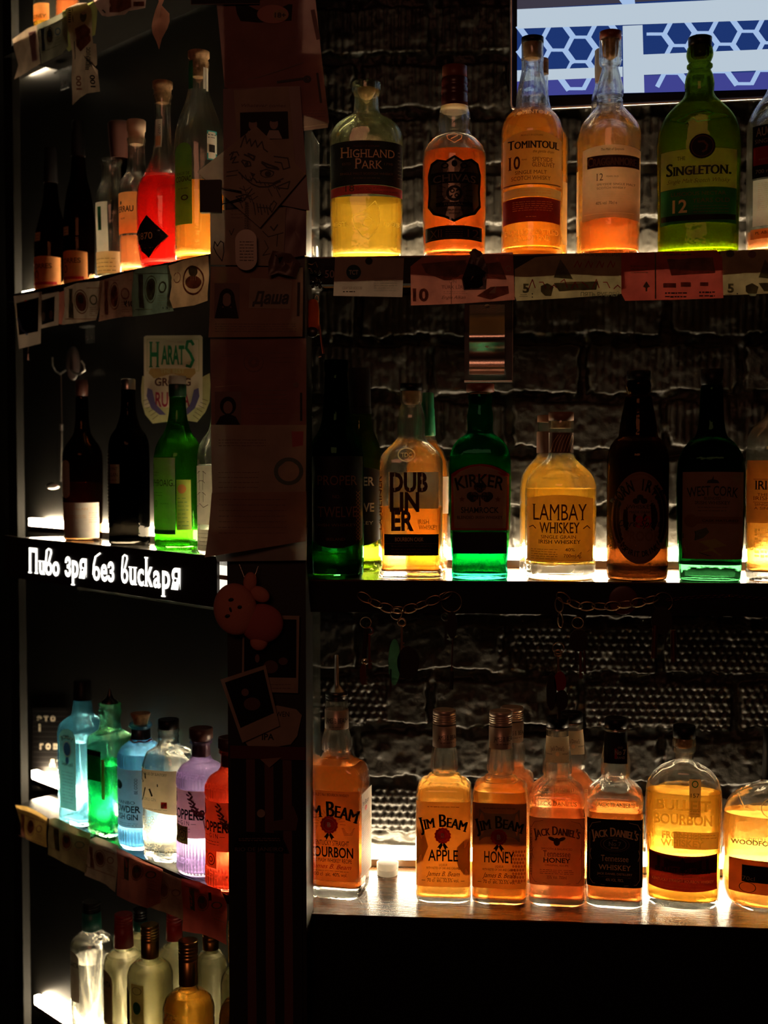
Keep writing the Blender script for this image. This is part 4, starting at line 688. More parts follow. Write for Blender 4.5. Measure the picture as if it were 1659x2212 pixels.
d = b.label(-72, 72, 1848, 1928, MAROON, 'band_label', arch(-6), arch(-6)); gridpoly(d, [(-70, 1846), (0, 1852), (70, 1846), (70, 1884), (0, 1892), (-70, 1884)], paper('deep_maroon', (.05, .008, .010), .3), .6); serif(d, 'BULLEIT BOURBON', 0, 1886, 10, 116, INK, bold=.02); d.text('FRONTIER WHISKEY', 0, 1896, 5, 94, DGOLD); d.text('KENTUCKY STRAIGHT BOURBON WHISKEY', 0, 1907, 6, 130, GOLDI); d.micro(-50, 50, 1913, 1920, 2, DGOLD); b.done(d)
d = b.label(12, 36, 1675, 1760, CREAM, 'tax_strip'); d.text('157', 24, 1716, 9, 18, INK); d.micro(14, 34, 1742, 1752, 3, INK, .8); d.ell(24, 1686, 7, 8, GRL, r0=.7); b.done(d)
d = b.label(-20, 74, 1794, 1832, CREAM, 'paper_label'); d.micro(-14, 70, 1800, 1806, 2, BRI, .8); b.done(d)
b = Bottle('whiskey_bottle', 'round-shouldered amber flask cut by the picture edge on the lowest shelf', 'R', 1664, OB, ZB, [(1628, 19), (1684, 20), (1692, 28), (1706, 56), (1722, 80), (1742, 95), (1765, 103), (1800, 106), (1920, 103), (1950, 95), (1968, 84), (1972, 76)], CLEAR, 2.6, .5, 0, (L_AMB, 1762), g, seg=64, base=8)
caps(b, [(1574, 18), (1576, 20), (1606, 20), (1684, 21)], CAPB, 'neck_wrap'); d = b.label(-88, 86, 1858, 1934, paper('copper_label', (.5, .14, .06), .4), 'lower_label'); d.rect(-60, 80, 1870, 1908, BLABEL); d.text('70cl', -46, 1904, 9, 26, CREAM, k=3); d.ell(-48, 1920, 18, 12, INK, r0=.9); b.done(d)
mb = MB(); d = Deco(mb, b.fn); d.k = 2; d.text('DISTILLERS SELECT', 2, 1812, 6, 96, CREAM, arc=3); serif(d, 'WOODFORD RESERVE', 0, 1823, 10, 168, CREAM, bold=.02, arc=3); d.ell(0, 1738, 22, 22, EMB, r0=.9); d.line([(-56, 1742), (-84, 1716), (-70, 1702)], 1.5, EMB); mb.build('printed_lettering', b.root)
b = Bottle('screw_cap', 'small white screw cap lying on the wooden shelf beside the large bourbon bottle', 'R', 837, .195, ZB, [(1862, 21), (1863, 23.5), (1877, 23.5), (1879, 22), (1881, 23), (1884, 22), (1887, 23), (1889, 22), (1893, 23), (1895, 21)], None, cat='cap')
b.loc = b.loc; caps(b, [(1862, 21), (1863, 23.5), (1877, 23.5), (1879, 22)], WHITE, 'top', knurl=.02); caps(b, [(1879, 22), (1881, 23), (1884, 22), (1887, 23), (1889, 22), (1893, 23), (1895, 21)], WHITE, 'ring')
# ================= angled left unit
TURN = 45
g = 'bottles on the upper angled left shelf'
def lb(name, label, cx, off, lev, pr, gm, n=2, R=1, turn=TURN, liq=None, group=None, **k): return Bottle(name, label, 'L', cx, off, ZL[lev], pr, gm, n, R, turn, liq, group, **k)
for cx, yt, hw_, yb, lab, e in ((112, 320, 36, 622, 'dark bottle at the left end of the angled shelf with an orange-brown label', 0), (172, 262, 33, 606, 'dark bottle with a slim black capsule beside the leftmost orange-labelled one', 1)):
    b = lb('brandy_bottle', lab, cx, .045, 1, [(yt, 10), (yt + 4, 12), (yt + 70, 14), (yt + 110, 17), (yt + 150, 26), (yt + 185, hw_ - 2), (yt + 210, hw_), (yb - 4, hw_), (yb, hw_ - 3)], BRN, group=g, turn=38)
    caps(b, [(yt - 2, 11), (yt, 13), (yt + 72, 15)], BLABEL, 'capsule'); d = b.label(-hw_ + 1, hw_ - 2, yb - 72, yb - 4, ORL, top=arch(3), bot=arch(2)); d.text('TORRES', -2, yb - 46, 10, 50, BRI, bold=.02); d.text('10', -16, yb - 26, 16, 20, BRI); d.rect(-hw_ + 4, hw_ - 6, yb - 18, yb - 12, REDI); b.done(d)
    d = b.label(-20, -2, yb - 122, yb - 104, CREAM, 'neck_tag'); d.micro(-17, -5, yb - 116, yb - 110, 2, INK); b.done(d)
b = lb('glass_decanter', 'open clear decanter-shaped bottle between the dark bottles and the orange label', 243, .036, 1, [(344, 22), (347, 24), (360, 20), (385, 21), (405, 28), (430, 34), (450, 36), (520, 34), (590, 32), (600, 28)], CLEAR, open_top=True, group=g, liq=(L_YEL, 560)); d = b.label(-16, 18, 440, 545, CRM, 'tall_label'); d.rect(-6, 4, 450, 500, GRL); b.done(d); d = b.label(-34, 34, 545, 592, TAN, 'foot_label'); d.micro(-28, 28, 560, 585, 4, BRI); b.done(d)
b = lb('brandy_bottle', 'bottle with a tall dark brown capsule behind the clear decanter', 262, .076, 1, [(340, 18), (360, 19), (400, 22), (440, 25), (585, 25), (590, 23)], BRN, group=g, turn=0); caps(b, [(270, 23), (274, 26), (285, 25), (342, 20)], CAPBR, 'tall_cap')
b = lb('rum_bottle', 'round-shouldered clear bottle with an orange label and pale cork stopper', 297, .040, 1, [(298, 19), (302, 20), (312, 18), (350, 19), (372, 22), (388, 32), (405, 37), (425, 38), (585, 36), (592, 33)], CLEAR, group=g, liq=(L_PINK, 512)); caps(b, [(260, 19), (262, 20.5), (282, 20), (284, 18), (298, 17), (312, 14)], solid('pale_cork', (.62, .45, .30), .8), 'cork'); d = b.label(-36, 33, 420, 508, ORL); d.text('ABERRAU', -6, 462, 12, 56, INK, bold=.02); d.ell(-10, 442, 3, 4, INK); d.text('RUM', -4, 478, 4, 12, INK); b.done(d)
b = lb('cognac_bottle', 'ruby red bottle with a black diamond label and a wooden stopper', 354, .042, 1, [(204, 20), (207, 21), (214, 18), (250, 17), (300, 18), (330, 22), (350, 29), (372, 38), (392, 50), (410, 55), (440, 57), (520, 56), (560, 50), (576, 47), (580, 42)], CLEAR, group=g, liq=(L_RED, 386), turn=38); caps(b, [(176, 20), (177, 21.5), (190, 21.5), (192, 19), (205, 18), (222, 13)], CORK, 'cork')
mb = MB(); d = Deco(mb, b.fn); d.k = 0; gridpoly(d, [(-40, 505), (-22, 490), (0, 472), (20, 492), (42, 516), (20, 540), (0, 560), (-20, 545)], BLABEL, 1); gridpoly(d, [(-36, 505), (-20, 492), (0, 476), (19, 494), (38, 516), (19, 537), (0, 555), (-18, 542)], DGOLD, .6) if 0 else None; d.line([(0, 472), (42, 516), (0, 560)], 1.6, DGOLD, 2); d.text('1870', -6, 522, 14, 40, GOLDI, k=2); d.micro(-22, 14, 532, 540, 2, DGOLD); mb.build('diamond_label', b.root); d = b.label(-6, 10, 260, 320, CRM, 'tax_strip'); d.rect(-5, 8, 265, 292, TEAL if 0 else WHITE); d.text('1007', 2, 282, 5, 20, INK, rot=PI / 2); d.rect(-5, 8, 296, 316, GOLDI); b.done(d)
b = lb('cognac_bottle', 'tall clear-necked amber bottle with an arched green label, next to the pillar', 432, .04, 1, [(132, 21), (136, 22), (150, 22), (156, 20), (180, 21), (200, 24), (230, 33), (260, 44), (290, 51), (320, 53), (420, 53), (555, 52), (562, 48)], CLEAR, group=g, liq=(L_AMB, 394), turn=2)
caps(b, [(111, 21), (112, 23), (124, 23), (126, 20), (150, 19), (166, 13)], CORK, 'cork'); d = b.label(-50, -14, 316, 488, paper('olive_label', (.10, .22, .04), .5), top=ovt(18)); d.text('EAUX DE', -32, 384, 6, 26, INK); d.text('COGNAC', -32, 398, 11, 32, INK, bold=.02); d.micro(-44, -22, 412, 414, 1, INK); d.ell(-30, 432, 8, 6, INK, r0=.6); b.done(d)
d = b.label(18, 38, 290, 352, CRM, 'tax_strip'); d.micro(20, 36, 298, 304, 2, INK, 1.5); d.rect(22, 34, 320, 336, INK, k=2); d.frame(18, 38, 290, 352, 2.5, TEAL); b.done(d); mb = MB(); d = Deco(mb, b.fn); d.k = 3; d.rect(-21, -12, 135, 195, GRL); d.rect(10, 15, 150, 196, CRM); d.rect(16, 20, 150, 200, CRM); mb.build('seal_strip', b.root)
g = 'bottles on the highest angled left shelf'
b = lb('spirit_bottle', 'bottom of a yellow bottle on the highest angled shelf', 98, .045, 0, [(-160, 14), (-60, 20), (-30, 24), (44, 24), (47, 22)], CLEAR, group=g, liq=(L_GOLD, 8)); d = b.label(-22, 22, -20, 10, ORL); d.text('KIDNEY', 0, 6, 6, 38, INK); b.done(d)
b = lb('spirit_bottle', 'foot of an orange bottle beside the yellow one on the highest angled shelf', 146, .045, 0, [(-180, 14), (-80, 20), (-50, 24), (24, 24), (27, 22)], CLEAR, group=g, liq=(L_PINK, -40))
g = 'bottles on the angled left shelf above the lit board'
b = lb('whisky_bottle', 'dark amber bottle with a brown stopper, small oval tag and cream foot label', 180, .045, 2, [(856, 12), (862, 13), (900, 14), (935, 18), (950, 26), (965, 36), (985, 42), (1010, 43), (1168, 40), (1172, 37)], BRN, group=g, turn=6, liq=(liquid('dark_aged_spirit', (.35, .14, .03), .3, (.6, .25, .04)), 1045)); caps(b, [(820, 12), (821, 13.5), (854, 13), (856, 11)], CAPBR); d = b.label(-41, 36, 1088, 1166, CRM); d.text('KAVALAN', -8, 1104, 5, 44, TAN); d.micro(-36, 10, 1116, 1120, 2, TAN); d.micro(16, 34, 1110, 1130, 5, TAN); b.done(d)
d = b.label(-42, -24, 996, 1078, CRM, 'oval_tag', ovt(10), ovb(10)); b.done(d)
b = lb('whisky_bottle', 'black bottle with cream tag and small print beside the green bottle', 280, .045, 2, [(820, 12), (824, 15), (850, 15), (890, 17), (925, 26), (945, 38), (965, 43), (1000, 44), (1182, 44), (1187, 40)], BKG, group=g); caps(b, [(818, 13), (820, 15.5), (842, 15.5)], METAL, 'collar'); d = b.label(-44, -14, 976, 1148, BLABEL, 'print_panel'); d.micro(-41, -18, 984, 1144, 22, CRM, 2.4); b.done(d); d = b.label(-43, 14, 1008, 1050, CREAM, 'cream_tag'); d.text('SINGLE MALT', -12, 1020, 6, 44, BRI); d.text('ABERLAN', -12, 1035, 8, 44, BRI); d.micro(-36, 8, 1042, 1042, 1, BRI); b.done(d)
d = b.label(-68, -50, 975, 1160, GRL, 'back_label') if 0 else None
b = lb('whisky_bottle', 'green glass bottle with a white-topped cap and tall white label', 386, .045, 2, [(832, 17), (880, 18), (912, 22), (935, 29), (952, 40), (970, 48), (1000, 52), (1187, 51), (1195, 47)], glass('mid_green_glass', (.09, .34, .07), (.01, .12, .03), .03, (.35, .6, .1)), group=g, turn=42, liq=(L_GRN, 960)); caps(b, [(812, 17), (813, 18.5), (830, 18.5)], WHITE, 'cap_top'); caps(b, [(830, 18), (832, 19), (856, 19), (858, 17)], solid('dark_green_capsule', (.01, .05, .02), .4)); d = b.label(-40, 30, 992, 1160, CRM); serif(d, 'LAPHROAIG.', -8, 1054, 14, 74, BRI); serif(d, '10', -22, 1100, 15, 16, GREYI); d.text('YEARS', 6, 1094, 3.5, 22, GREYI); d.micro(-34, 2, 1068, 1074, 2, GREYI); d.ell(-30, 1012, 3, 7, GREYI); d.micro(-34, -6, 1024, 1030, 2, GREYI); d.rect(-39, 29, 1150, 1158, GRL); b.done(d)
d = b.label(32, 50, 1040, 1150, paper('yellow_green_label', (.6, .6, .1), .5), 'side_label'); d.ell(40, 1060, 6, 10, ORL); d.micro(34, 48, 1080, 1140, 8, GRL); b.done(d)
b = lb('whisky_bottle', 'clear bottle with a line-drawn pagoda label, mostly hidden by the pillar papers', 474, .04, 2, [(800, 14), (900, 16), (930, 22), (950, 36), (970, 44), (1000, 47), (1192, 46), (1200, 42)], CLEAR, group=g, turn=20, liq=(L_H2O, 1005)); d = b.label(-45, 38, 1008, 1135, CRM)
for y, w_ in ((1020, 13), (1040, 10), (1066, 12)): d.line([(-26 - w_, y + 5), (-26 - w_ * .5, y), (-26 + w_ * .5, y), (-26 + w_, y + 5)], 1.2, BRI); d.line([(-26 - w_ * .5, y), (-26 - w_ * .5, y + 20)], 1, BRI); d.line([(-26 + w_ * .5, y), (-26 + w_ * .5, y + 20)], 1, BRI)
d.line([(-40, 1096), (-30, 1090), (-20, 1098), (-8, 1092)], 1.2, BRI); b.done(d); d = b.label(-44, 36, 1146, 1192, CRM, 'lower_label'); d.micro(-40, 0, 1154, 1180, 4, GREYI); b.done(d)
g = 'gin bottles on the angled left shelf'
b = lb('gin_bottle', 'pale blue square gin bottle with black cap at the left end of the gin row', 181, .045, 3, [(1512, 19), (1520, 20), (1545, 23), (1556, 34), (1570, 43), (1590, 45), (1620, 45), (1775, 44), (1786, 41)], BLU, 6, .92, 52, (liquid('blue_tinted_gin', (.70, .92, .98), .2, (.45, .85, 1)), 1600), g, seg=64); caps(b, [(1468, 17), (1470, 19), (1492, 19), (1494, 20), (1512, 20.5)], CAPB)
d = b.label(-28, 28, 1572, 1752, paper('pale_green_label', (.50, .66, .52), .4), top=ovt(22)); d.text('BOMBAY', 0, 1594, 9, 36, INK, bold=.02, arc=6); d.ell(0, 1616, 13, 17, paper('royal_blue', (.12, .24, .5), .4)); d.ell(0, 1616, 13, 17, GOLDI, r0=.9, k=2); d.ell(0, 1642, 6, 8, MATS['royal_blue']); d.text('SAPPHIRE', 0, 1656, 7, 40, INK, arc=-4); d.micro(-18, 18, 1668, 1735, 10, GRYL, 1); d.frame(-27, 27, 1590, 1751, 1, GOLDI); b.done(d)
b = lb('gin_bottle', 'square green bottle with a clear neck, steel pourer and dark green label', 240, .045, 3, [(1518, 22), (1522, 24), (1530, 22), (1534, 24), (1560, 22), (1580, 24), (1588, 32), (1596, 39), (1610, 40), (1640, 40), (1808, 39), (1816, 36)], glass('clear_to_green_glass', (.55, .85, .62), (.05, .25, .12), .04, (.1, .6, .3)), 7, .95, 50, (liquid('emerald_spirit', (.02, .45, .18), .28, (.02, .6, .25)), 1655), g, seg=64); caps(b, [(1486, 1.5), (1500, 5), (1508, 8), (1516, 18), (1520, 18)], DMETAL, 'pourer'); d = b.label(-32, 14, 1622, 1692, paper('emerald_label', (.01, .22, .08), .35)); d.rect(-31, 13, 1624, 1634, BLABEL); b.done(d); d = b.label(16, 26, 1640, 1730, ORL, 'side_label'); b.done(d)
b = lb('gin_bottle', 'round ribbed blue bottle with a cork, dark neck wrap and grey-white label', 306, .045, 3, [(1562, 24), (1568, 25), (1574, 20), (1590, 20), (1600, 24), (1610, 38), (1622, 47), (1640, 50), (1700, 50), (1822, 49), (1832, 44)], BL2, group=g, seg=160, ribs=(40, .028, [(1628, 1651), (1787, 1818)]), liq=(liquid('blue_gin', (.62, .84, .97), .3, (.5, .8, 1)), 1625)); caps(b, [(1540, 21), (1541, 22), (1558, 16), (1568, 15)], CORK, 'cork'); caps(b, [(1574, 19.5), (1576, 21), (1596, 21.5)], solid('navy_wrap', (.02, .03, .05), .4), 'neck_wrap')
mb = MB(); mb.tube([Vector((math.cos(a) * .0185 + .002 * math.sin(3 * a), math.sin(a) * .0185, b.z(1600) + .0015 * math.sin(5 * a))) for a in [i * PI / 12 for i in range(24)]], .0016, REDC, 6, True); mb.build('red_cord', b.root); d = b.label(-47, 40, 1655, 1782, GRYL if 0 else paper('grey_white_label', (.60, .56, .50), .5)); d.ell(-18, 1690, 12, 10, INK); serif(d, 'SHANBO', -2, 1730, 7, 54, INK); d.text('POWDER', 0, 1748, 14, 70, INK, serif=True, bold=.025); d.text('IRISH GIN', 0, 1764, 12, 62, INK, serif=True, bold=.02); d.micro(-30, 30, 1772, 1776, 2, INK, .8); d.text('BE GOOD', 30, 1690, 6, 34, INK, rot=-PI / 2); b.done(d)
b = lb('gin_bottle', 'clear hexagonal gin bottle with a peach paper label and brush strokes', 366, .045, 3, [(1573, 23), (1578, 24), (1586, 22), (1592, 23), (1600, 22), (1612, 25), (1626, 44), (1640, 48), (1655, 51), (1700, 51), (1855, 49), (1866, 45)], CLEAR, 3.2, 1, 30, (L_H2O, 1725), g, base=22); caps(b, [(1552, 20), (1553, 22.5), (1573, 22.5), (1575, 20)], CAPB, knurl=.012)
d = b.label(-50, 42, 1658, 1752, paper('peach_paper', (.82, .66, .44), .6), bot=lambda t: 6 * t); d.text('HOUSE OF SUNTORY', -6, 1670, 6, 60, INK); d.line([(-40, 1664), (-42, 1682), (-36, 1686)], 3, INK); d.line([(-30, 1668), (-29, 1678)], 4, INK); d.line([(-38, 1688), (2, 1690), (2, 1694)], 2.4, INK); d.line([(-30, 1700), (-36, 1720), (-42, 1730)], 3.4, INK); d.line([(-18, 1702), (-12, 1716)], 4.5, INK); d.text('ROKU GIN', -20, 1728, 7, 36, GREYI); d.rect(10, 24, 1728, 1742, REDI); d.text('6', 17, 1740, 9, 7, CRM, k=3, serif=True); d.micro(-36, 24, 1746, 1746, 1, BRI); b.done(d)
mb = MB(); d = Deco(mb, b.fn)
for i, (x, y) in enumerate(((-38, 1775), (-24, 1790), (-40, 1806), (-14, 1772), (4, 1792), (22, 1770), (-26, 1822), (2, 1822), (28, 1812), (26, 1840), (-6, 1842))):
    for k_ in range(5): d.ell(x + 6 * math.cos(k_ * 1.257), y + 6 * math.sin(k_ * 1.257), 4.2, 4.2, EMB, n=10, r0=.75)
mb.build('embossed_flowers', b.root)
def coppers(cx, lab, gm, lm, y0, sc, off, ink2, stamp):
    Y = lambda v: y0 + v * sc
    b = lb('gin_bottle', lab, cx, off, 3, [(Y(27), 24 * sc), (Y(32), 25 * sc), (Y(38), 20 * sc), (Y(60), 21 * sc), (Y(70), 26 * sc), (Y(82), 44 * sc), (Y(94), 51 * sc), (Y(105), 53 * sc), (Y(180), 53 * sc), (Y(300), 53 * sc), (Y(308), 50 * sc), (Y(312), 44 * sc)], gm, group=g, seg=176, ribs=(44, .03, [(Y(98), Y(121)), (Y(232 if stamp == 'g' else 266), Y(300))]), liq=(lm, Y(70)), turn=38)
    caps(b, [(Y(0), 23 * sc), (Y(1), 26 * sc), (Y(22), 26 * sc), (Y(25), 22 * sc), (Y(27), 22 * sc)], CAPBR); caps(b, [(Y(30), 19 * sc), (Y(60), 19 * sc)], CAPBR, 'stopper')
    PK = paper('pink_tan_label', (.86, .60, .46), .65); d = b.label(-50, 44, Y(125), Y(226), PK); serif(d, 'COPPERS', -4, Y(186), 20 * sc, 84, INK, bold=.025); d.text('— G I N —', -4, Y(199), 9 * sc, 54, INK); d.micro(-40, 10, Y(206), Y(212), 2, INK, 1, seed=3)
    for i in range(10):
        t = i / 9; x = 36 - 26 * t; y = Y(180 - 44 * t * t - 6); d.ell(x, y, 6, 2.4, ink2, rot=-.9 + (i % 2) * 1.6, n=10); d.ell(x - 5, y + 4, 5, 2, ink2, rot=.4, n=10)
    d.line([(40, Y(214)), (34, Y(176)), (14, Y(134))], 1.1, ink2); d.ell(-34, Y(146), 4, 9, ink2); d.ell(-34, Y(135), 2.5, 3, ink2); b.done(d)
    d = b.label(-50, 4, Y(202) if stamp == 'g' else Y(226), Y(240) if stamp == 'g' else Y(262), paper('olive_stamp', (.16, .15, .02), .35) if stamp == 'g' else paper('orange_stamp', (.95, .5, .14), .65), 'stamp'); d.ell(-12, (Y(221) if stamp == 'g' else Y(244)), 12, 13, INK, r0=.86); d.ell(-12, (Y(221) if stamp == 'g' else Y(244)), 6, 6, INK, r0=.7); d.text('MANDARIN' if stamp != 'g' else 'FIJO', -36, Y(214) if stamp == 'g' else Y(236), 6, 22, INK); b.done(d)
    mb = MB(); d = Deco(mb, b.fn); d.k = 3; E_ = glass('embossed_' + stamp, (.85, .75, .95) if stamp == 'g' else (1, .6, .5), (.4, .3, .6) if stamp == 'g' else (.8, .1, .1), .35, (.8, .7, 1) if stamp == 'g' else (1, .4, .3)); d.text('COPPERS', 0, Y(100), 12, 76, E_, serif=True, bold=.03, arc=4); d.text('DISTILLED DRY GIN', -4, Y(282), 12, 92, E_, serif=True, bold=.02); mb.build('embossing', b.root)
coppers(436, 'ribbed violet gin bottle with a pink label and an olive stamp', PUR, liquid('violet_gin', (.88, .80, .97), .3, (.85, .74, 1)), 1572, 1.0, .04, solid('dark_plum', (.12, .02, .03), .5), 'g')
coppers(499, 'ribbed red gin bottle with an orange stamp, half hidden by the pillar', RED, liquid('red_gin', (1, .58, .40), .32, (1, .55, .32)), 1592, 1.03, .033, BRI, 'o')
g = 'bottles on the lowest angled left shelf'
def low(name, lab, cx, off, yt, yn, hc, hb, yb, capm, gm=CLEAR, lm=None, yl=None, foil=False, n=2, R=1, turn=TURN, lbl=None):
    base_y = 2560 if off < .05 else 2500
    b = lb(name, lab, cx, off, 4, [(yn - 2, hc - 3), (yn, hc - 2), (yn + 8, hc - 1), (yn + 20, hc + 3), (yb - 28, hb * .62), (yb - 10, hb * .9), (yb + 12, hb), (base_y - 60, hb), (base_y - 5, hb - 1), (base_y, hb - 4)], gm, group=g, turn=turn, n=n, R=R, liq=(lm, yl) if lm else None)
    if foil: screwcap(b, yt, yt + 34, hc, CAPB if foil == 't' else capm, 3); caps(b, [(yt + 34, hc - 2), (yt + 35, hc), (yn, hc + 1.5), (yn + 1, hc - 1)], capm, 'foil')
    else: screwcap(b, yt, yt + 40, hc, capm, 4); caps(b, [(yt + 41, hc - 2), (yt + 42, hc - .5), (yn, hc - .5)], capm, 'neck_sleeve')
    return b
b = low('tequila_bottle', 'empty-looking clear bottle with teal neck foil at the left of the lowest shelf', 204, .03, 1915, 2010, 20, 46, 2055, TEAL, foil='t', lm=L_H2O, yl=2110); d = b.label(-38, 6, 2070, 2240, GRYL if 0 else paper('haze_label', (.40, .34, .28), .4), top=ovt(26)); d.text('AGAVITA', -14, 2122, 16, 38, INK, bold=.02); d.micro(-30, 0, 2140, 2180, 5, GREYI); b.done(d)
b = low('tequila_bottle', 'bottle of yellow spirit with red neck foil and an arched brown label', 272, .015, 1950, 2046, 20, 44, 2085, REDC, foil='r', lm=L_YEL, yl=2068); d = b.label(-42, 8, 2105, 2260, paper('taupe_label', (.26, .18, .12), .35), top=ovt(28)); d.text('AGAVITA', -16, 2150, 16, 40, INK, bold=.02); d.text('gold', -14, 2168, 6, 18, BRI, shear=.3); b.done(d)
b = low('tequila_bottle', 'clear shouldered bottle with a dark-topped gold cap, small lemon label', 328, .0, 1985, 2068, 20, 50, 2105, CAPG, lm=L_YEL, yl=2080); d = b.label(-44, -16, 2140, 2300, BLABEL, 'dark_label', ovt(16)); b.done(d); d = b.label(-8, 24, 2120, 2220, paper('lemon_label', (.75, .68, .3), .5)); d.ell(8, 2136, 12, 10, INK, r0=.9); d.ell(8, 2180, 10, 16, GRL); b.done(d)
b = low('tequila_bottle', 'gold-capped bottle of orange spirit, nearest on the lowest shelf', 410, -.022, 2033, 2126, 21.5, 57, 2168, CAPG, lm=L_DEEP if 0 else liquid('orange_gold_spirit', (.92, .45, .06), .34, (1, .42, .05)), yl=2148); mb = MB(); d = Deco(mb, b.fn); d.k = 3; d.text('1795', 0, 2185, 13, 40, EMB, bold=.03); mb.build('embossing', b.root); d = b.label(-18, 18, 2086, 2114, CAPG, 'neck_seal'); d.ell(0, 2098, 8, 10, REDI, r0=.8); b.done(d)
low('tequila_bottle', 'teal-foiled bottle standing behind the dark-topped gold cap bottle', 307, .078, 1948, 2010, 15, 30, 2050, TEAL, foil='t', lm=L_YEL, yl=2030)
low('tequila_bottle', 'second red-foiled bottle behind, between the two gold caps', 380, .07, 1958, 2030, 17, 42, 2075, solid('bright_red_foil', (.6, .03, .03), .4), foil='r', lm=L_YEL, yl=2048)
low('tequila_bottle', 'gold-necked clear bottle in the rear, just left of the pillar', 458, .07, 1990, 2050, 18, 36, 2085, CAPG, lm=L_YEL, yl=2066)
low('tequila_bottle', 'gold-capped yellow bottle partly behind the pillar, second row', 512, .045, 1990, 2078, 17, 34, 2120, CAPG, lm=L_YEL, yl=2100)
low('tequila_bottle', 'orange spirit bottle low beside the pillar, only its shoulder showing', 520, -.03, 2080, 2150, 20, 46, 2180, CAPG, lm=MATS['orange_gold_spirit'], yl=2155)
# ------------------------------------------------------------------ paper things on the pillar
def isheet(name, label, cat, pts, unit, off, mat, group=None, wave=.0015, freq=30, seed=0, deco=None, curl=None):
    xs = [p[0] for p in pts]; ys = [p[1] for p in pts]
    o = None
    rr = random.Random(seed); ph = [rr.uniform(0, 6) for _ in range(3)]; nrm = LN if unit == 'L' else Vector((0, 1, 0))
    def fn(x, y, k):
        q = P(unit, x, y, off); h = wave * (math.sin(x / freq * 2 + ph[0] + y / freq * .7) + .6 * math.sin(y / freq * 1.7 + ph[1]))
        if curl: h += curl((x - min(xs)) / (max(xs) - min(xs)), (y - min(ys)) / (max(ys) - min(ys)))
        return q - nrm * (wave * 1.6 + h + .00035 * k)
    mb = MB(); d = Deco(mb, fn); dense = []
    for a, b in zip(pts, pts[1:] + pts[:1]):
        n = max(1, int(math.hypot(b[0] - a[0], b[1] - a[1]) / 14)); dense += [(a[0] + (b[0] - a[0]) * i / n, a[1] + (b[1] - a[1]) * i / n) for i in range(n)]
    gridpoly(d, dense, mat, 0); mb.sm = [True] * len(mb.sm)
    if deco: deco(d)
    return tag(recenter(mb.build(name)), label, cat, group)
PG = 'papers and photos pinned on the pillar'
PA = paper('aged_page', (.42, .26, .19), .3, var=.2, vs=25); PB = paper('pinkish_page', (.34, .16, .14), .3, var=.25, vs=25); PC = paper('pale_page', (.48, .38, .30), .3, var=.2, vs=25)
PH = solid('photo_black', (.008, .007, .007), .5, spec=.1); PHM = solid('photo_brown', (.10, .05, .04), .4); SKIN = solid('printed_face', (.16, .09, .07), .5); DR = solid('dark_red_print', (.09, .012, .012), .4); FAINT = solid('faint_print', (.14, .08, .07), .6)
def off_(k): return -.0525 - .0035 * k
def dk(d):
    d.poly([(508, 8), (632, 10), (630, 45), (560, 50), (520, 46), (512, 30)], PH); d.ell(590, 32, 34, 20, solid('orange_pink', (.30, .08, .06), .5), k=2); d.ell(606, 34, 16, 12, CREAM, k=3); d.text('18+', 606, 39, 10, 24, INK, k=4, bold=.03)
    d.line([(676, 24), (688, 84)], 9, DR, 2); d.line([(686, 160), (694, 222)], 5, INK, 2); d.micro(660, 702, 240, 252, 3, FAINT); d.line([(492, 182), (560, 168), (655, 136)], 2, FAINT); d.line([(500, 100), (640, 80)], 1, FAINT); d.line([(600, 178), (660, 170), (668, 176)], 5, INK, 2); d.ell(664, 172, 9, 8, INK, r0=.4, k=2)
sheet('document_page', 'long pinkish open document page at the top of the pillar with an 18+ badge', 'document', [(468, 8), (681, -6), (711, 268), (486, 190)], 'R', off_(1), PB, PG, .0010, 60, 1, dk, nx=10, ny=14)
isheet('sunglasses_card', 'black card with a thin pale edge at the very top of the pillar', 'card', [(413, -20), (560, -20), (560, 8), (413, 10)], 'R', off_(2.5), BLK, PG, .0003, 60, 2, lambda d: (d.line([(413, -20), (413, 10), (560, 8)], 1.2, FAINT)))
isheet('document_page', 'lower booklet corner sticking out right of the pillar under the 18+ page', 'document', [(640, 120), (694, 126), (711, 262), (708, 276), (650, 284), (640, 270)], 'R', off_(0), PA, PG, .0005, 60, 3, lambda d: (d.line([(650, 276), (708, 268)], 1.5, CREAM), d.micro(664, 700, 236, 246, 2, FAINT)))
def dphoto(d):
    d.quad([(505, 195), (624, 188), (640, 385), (520, 395)], PC, 6, 6, 1); d.text('Whatever comes', 570, 232, 7, 96, FAINT, k=2, shear=.3); d.quad([(519, 244), (622, 241), (624, 300), (520, 304)], PH, 6, 3, 2)
    for x, y in ((547, 270), (592, 268)): d.ell(x, y, 9, 12, SKIN, k=3); d.ell(x, y - 10, 10, 6, PH, k=4); d.poly([(x - 18, y + 32), (x + 18, y + 32), (x + 10, y + 14), (x - 10, y + 14)], PHM, 3)
sheet('photo_card', 'dark red card framing a printed photo of two people, behind the cat drawing', 'photo', [(482, 192), (648, 186), (668, 455), (484, 420)], 'R', off_(2.2), DR, PG, .0006, 50, 4, dphoto)
def dheart(d):
    d.line([(469, 530), (464, 522), (462, 535), (468, 548), (480, 564), (484, 545), (483, 525), (477, 521), (470, 532), (469, 530)], 2.2, INK)
    d.line([(496, 498), (500, 508), (506, 494)], 1.5, INK); d.line([(568, 500), (580, 512), (612, 503)], 1.8, INK); d.line([(600, 506), (598, 532)], 1.8, INK); d.line([(585, 490), (592, 498), (600, 486)], 3, INK); d.line([(572, 520), (580, 536), (568, 552), (584, 548)], 1.5, INK); d.micro(500, 524, 455, 470, 3, FAINT)
